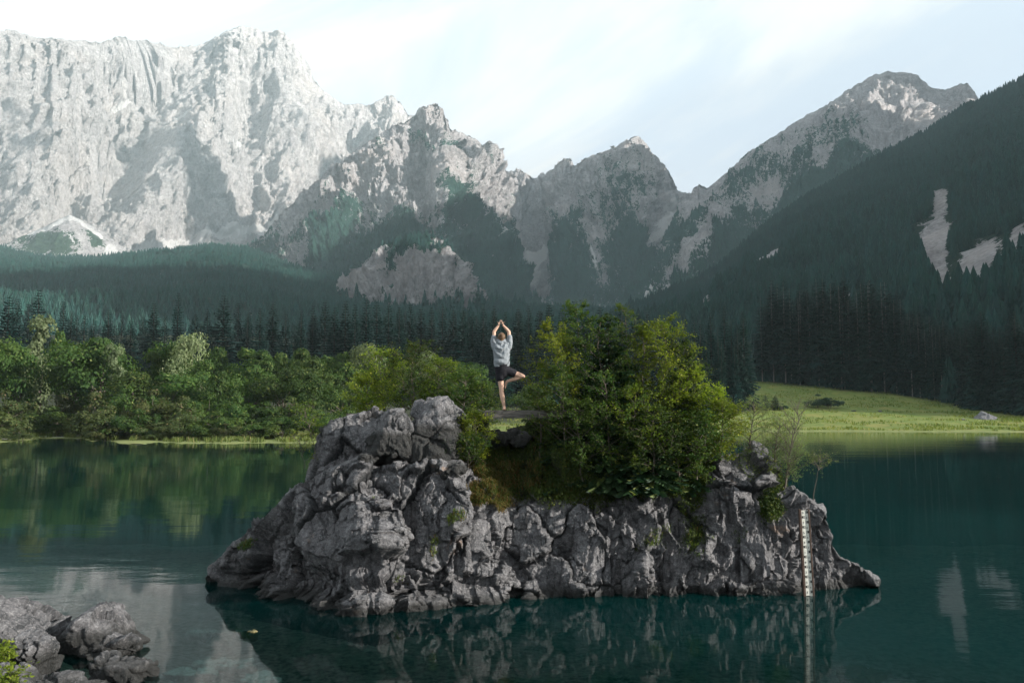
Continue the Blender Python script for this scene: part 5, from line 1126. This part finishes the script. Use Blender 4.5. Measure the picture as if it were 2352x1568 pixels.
Y_ = np.array([0, 1.0, 0])
# torso and neck
S.append(loft([b_(1153,850), b_(1153,836), b_(1152,815), b_(1152,798), b_(1152,788)], [0.155,0.140,0.155,0.165,0.10], [0.11,0.095,0.11,0.11,0.08], Y_, 18))
S.append(loft([b_(1152,792), b_(1152,784,0.01)], [0.052,0.050], [0.055,0.052], Y_))
S.append(ball(b_(1152,776.5,0.01), (0.076, 0.095, 0.108)))
S.append(loft([b_(1152,779,0.095), b_(1152,777,0.118)], [0.012,0.010], [0.016,0.012], Y_, 8))     # nose, on the far side
for s in (-1, 1): S.append(ball(b_(1152+s*8.2,777.5,0.01), (0.010, 0.022, 0.032)))   # ears
# arms up
shL, elL, wrL = b_(1138,790), b_(1134.5,762,0.02), b_(1145.5,747,0.03)
shR, elR, wrR = b_(1167,789), b_(1169,762,0.02), b_(1155.5,747,0.03)
S.append(loft([shL+[0.02,0,-0.02], b_(1135.5,777), elL], [0.055,0.047,0.038], [0.055,0.046,0.038], Y_)); S.append(loft([elL, (elL+wrL)/2+[-0.006,0,0], wrL], [0.038,0.034,0.023], [0.038,0.036,0.026], Y_))
S.append(loft([shR+[-0.02,0,-0.02], b_(1169.5,777), elR], [0.055,0.047,0.038], [0.055,0.046,0.038], Y_)); S.append(loft([elR, (elR+wrR)/2+[0.006,0,0], wrR], [0.038,0.034,0.023], [0.038,0.036,0.026], Y_))
# hands: palms pressed together above the head, five fingers each
tip = b_(1150.5,733.5,0.035)
for s, wr in ((-1, wrL), (1, wrR)):
    pc = wr*0.45+(tip+np.array([s*0.012, 0, -0.02]))*0.55
    S.append(loft([wr, wr*0.6+pc*0.4, pc-[0, 0, 0.01]], [0.022,0.020,0.014], [0.028,0.040,0.040], Y_))
    for q, (dy, ln) in enumerate(((-0.030,0.058),(-0.010,0.072),(0.010,0.076),(0.030,0.066))):
        a0 = pc+np.array([0, dy, -0.015]); top = tip+np.array([s*0.010, dy*1.1, ln-0.085])
        S.append(loft([a0, (a0+top)/2+[s*0.006, 0, 0], top], [0.0095,0.009,0.007], [0.0095,0.009,0.007], Y_, 8))
    th0 = wr+np.array([0, -0.03, 0.02]); S.append(loft([th0, th0+[s*0.010,-0.022,0.03], th0+[s*0.022,-0.032,0.055]], [0.011,0.010,0.008], [0.011,0.010,0.008], Y_, 8))
# standing leg
S.append(loft([b_(1150,852), b_(1150,872), b_(1152,893), b_(1152,899), b_(1154,912), b_(1158,934)], [0.088,0.072,0.053,0.050,0.054,0.030], [0.095,0.078,0.058,0.056,0.062,0.034], Y_, 16))
S.append(loft([b_(1158,934,-0.005), b_(1158.5,939,-0.01)], [0.032,0.034], [0.036,0.042], Y_))
fz = 0.028
S.append(loft([np.array([0.0,-0.045,fz]), np.array([0.0,0.05,fz+0.01]), np.array([0.005,0.14,fz-0.006])], [0.033,0.036,0.042], [0.026,0.030,0.018], [0, 0, 1.0]))
for q, (dx, r) in enumerate(((-0.030,0.013),(-0.012,0.011),(0.004,0.010),(0.019,0.009),(0.033,0.008))): S.append(loft([np.array([dx,0.15,0.014]), np.array([dx*1.1,0.185-0.012*q,0.011])], [r,r*0.9], [r,r*0.85], [0, 0, 1.0], 8))
# bent leg, knee out to the right, sole against the standing thigh
hip, kn, an = b_(1160,851), b_(1201,864,0.03), b_(1166,875,0.06)
S.append(loft([hip, hip*0.5+kn*0.5, kn], [0.092,0.074,0.052], [0.09,0.074,0.054], Y_, 16)); S.append(loft([kn, kn*0.6+an*0.4, an], [0.050,0.052,0.032], [0.052,0.055,0.034], Y_, 14))
S.append(loft([an, an+[-0.035,0.01,-0.03], an+[-0.05,0.03,-0.12]], [0.034,0.034,0.020], [0.030,0.034,0.036], Y_))
for q in range(5): S.append(loft([an+[-0.05,-0.01+0.017*q,-0.12], an+[-0.052,-0.01+0.018*q,-0.155+0.006*q]], [0.010-0.001*q]*2, [0.010-0.001*q]*2, Y_, 8))
fuse('body', S, 0.0075, M_SKIN, per, 0.45, 3)
# face features on the far side
for s in (-1, 1):
    v, f = ball(b_(1152+s*3.4,776,0.098), (0.012, 0.008, 0.008)); me = bpy.data.meshes.new('eye'); me.from_pydata(v.tolist(), [], f); me.materials.append(m_white); e_ = bpy.data.objects.new('eye', me); C.objects.link(e_); e_.parent = per
v, f = ball(b_(1152,782.5,0.088), (0.022, 0.008, 0.007)); me = bpy.data.meshes.new('mouth'); me.from_pydata(v.tolist(), [], f); me.materials.append(plain('lips', (0.35, 0.12, 0.10))); e_ = bpy.data.objects.new('mouth', me); C.objects.link(e_); e_.parent = per
# hair with a bun
H_ = [ball(b_(1152,774.5,-0.008), (0.086, 0.098, 0.108)), ball(b_(1152,770,-0.085), (0.042, 0.035, 0.040)), ball(b_(1152,783,-0.035), (0.062, 0.055, 0.06))]
def hairfn(co, n): return co+n*(0.006*fbm(co.astype(float)*np.array([60, 60, 25]), 3))[:, None]
fuse('hair', H_, 0.009, M_HAIR, per, 1, 2, hairfn)
# shirt: loose, cut with short wide sleeves; swags of folds across the back
T_ = [loft([b_(1152.5,833), b_(1152.5,822), b_(1152,808), b_(1151.5,796), b_(1151.5,790)], [0.182,0.176,0.190,0.205,0.15], [0.135,0.13,0.14,0.135,0.10], Y_, 24)]
T_.append(loft([b_(1137,797), b_(1133.5,786), b_(1134,775)], [0.085,0.072,0.060], [0.09,0.075,0.062], Y_, 16)); T_.append(loft([b_(1167,797), b_(1170,786), b_(1170.5,774)], [0.085,0.072,0.060], [0.09,0.075,0.062], Y_, 16))
def shirtfn(co, n):
    c = b_(1152, 786); r = np.sqrt(((co[:, 0]-c[0])/1.0)**2+((co[:, 2]-c[2])*0.8)**2)
    back = np.clip(-n[:, 1], 0, 1)*(co[:, 2] < c[2])
    return co+n*((0.020*np.sin(r*62+5*fbm(co.astype(float)*5, 3))*back*np.exp(-r*1.6)+0.010*fbm(co.astype(float)*14, 3)))[:, None]
fuse('shirt', T_, 0.009, M_SHIRT, per, 1, 3, shirtfn)
# shorts
K_ = [loft([b_(1154,833), b_(1153.5,842), b_(1153.5,852)], [0.150,0.165,0.165], [0.115,0.125,0.125], Y_, 20), loft([b_(1149.5,850), b_(1149.5,862), b_(1149.5,868)], [0.105,0.103,0.100], [0.118,0.11,0.105], Y_, 16)]
K_.append(loft([b_(1158,850), b_(1170,853.5,0.01), b_(1179,856.5,0.015)], [0.108,0.100,0.094], [0.11,0.102,0.096], Y_, 16))
fuse('shorts', K_, 0.010, M_SHORT, per, 1, 2, lambda co, n: co+n*(0.008*fbm(co.astype(float)*14, 3))[:, None])
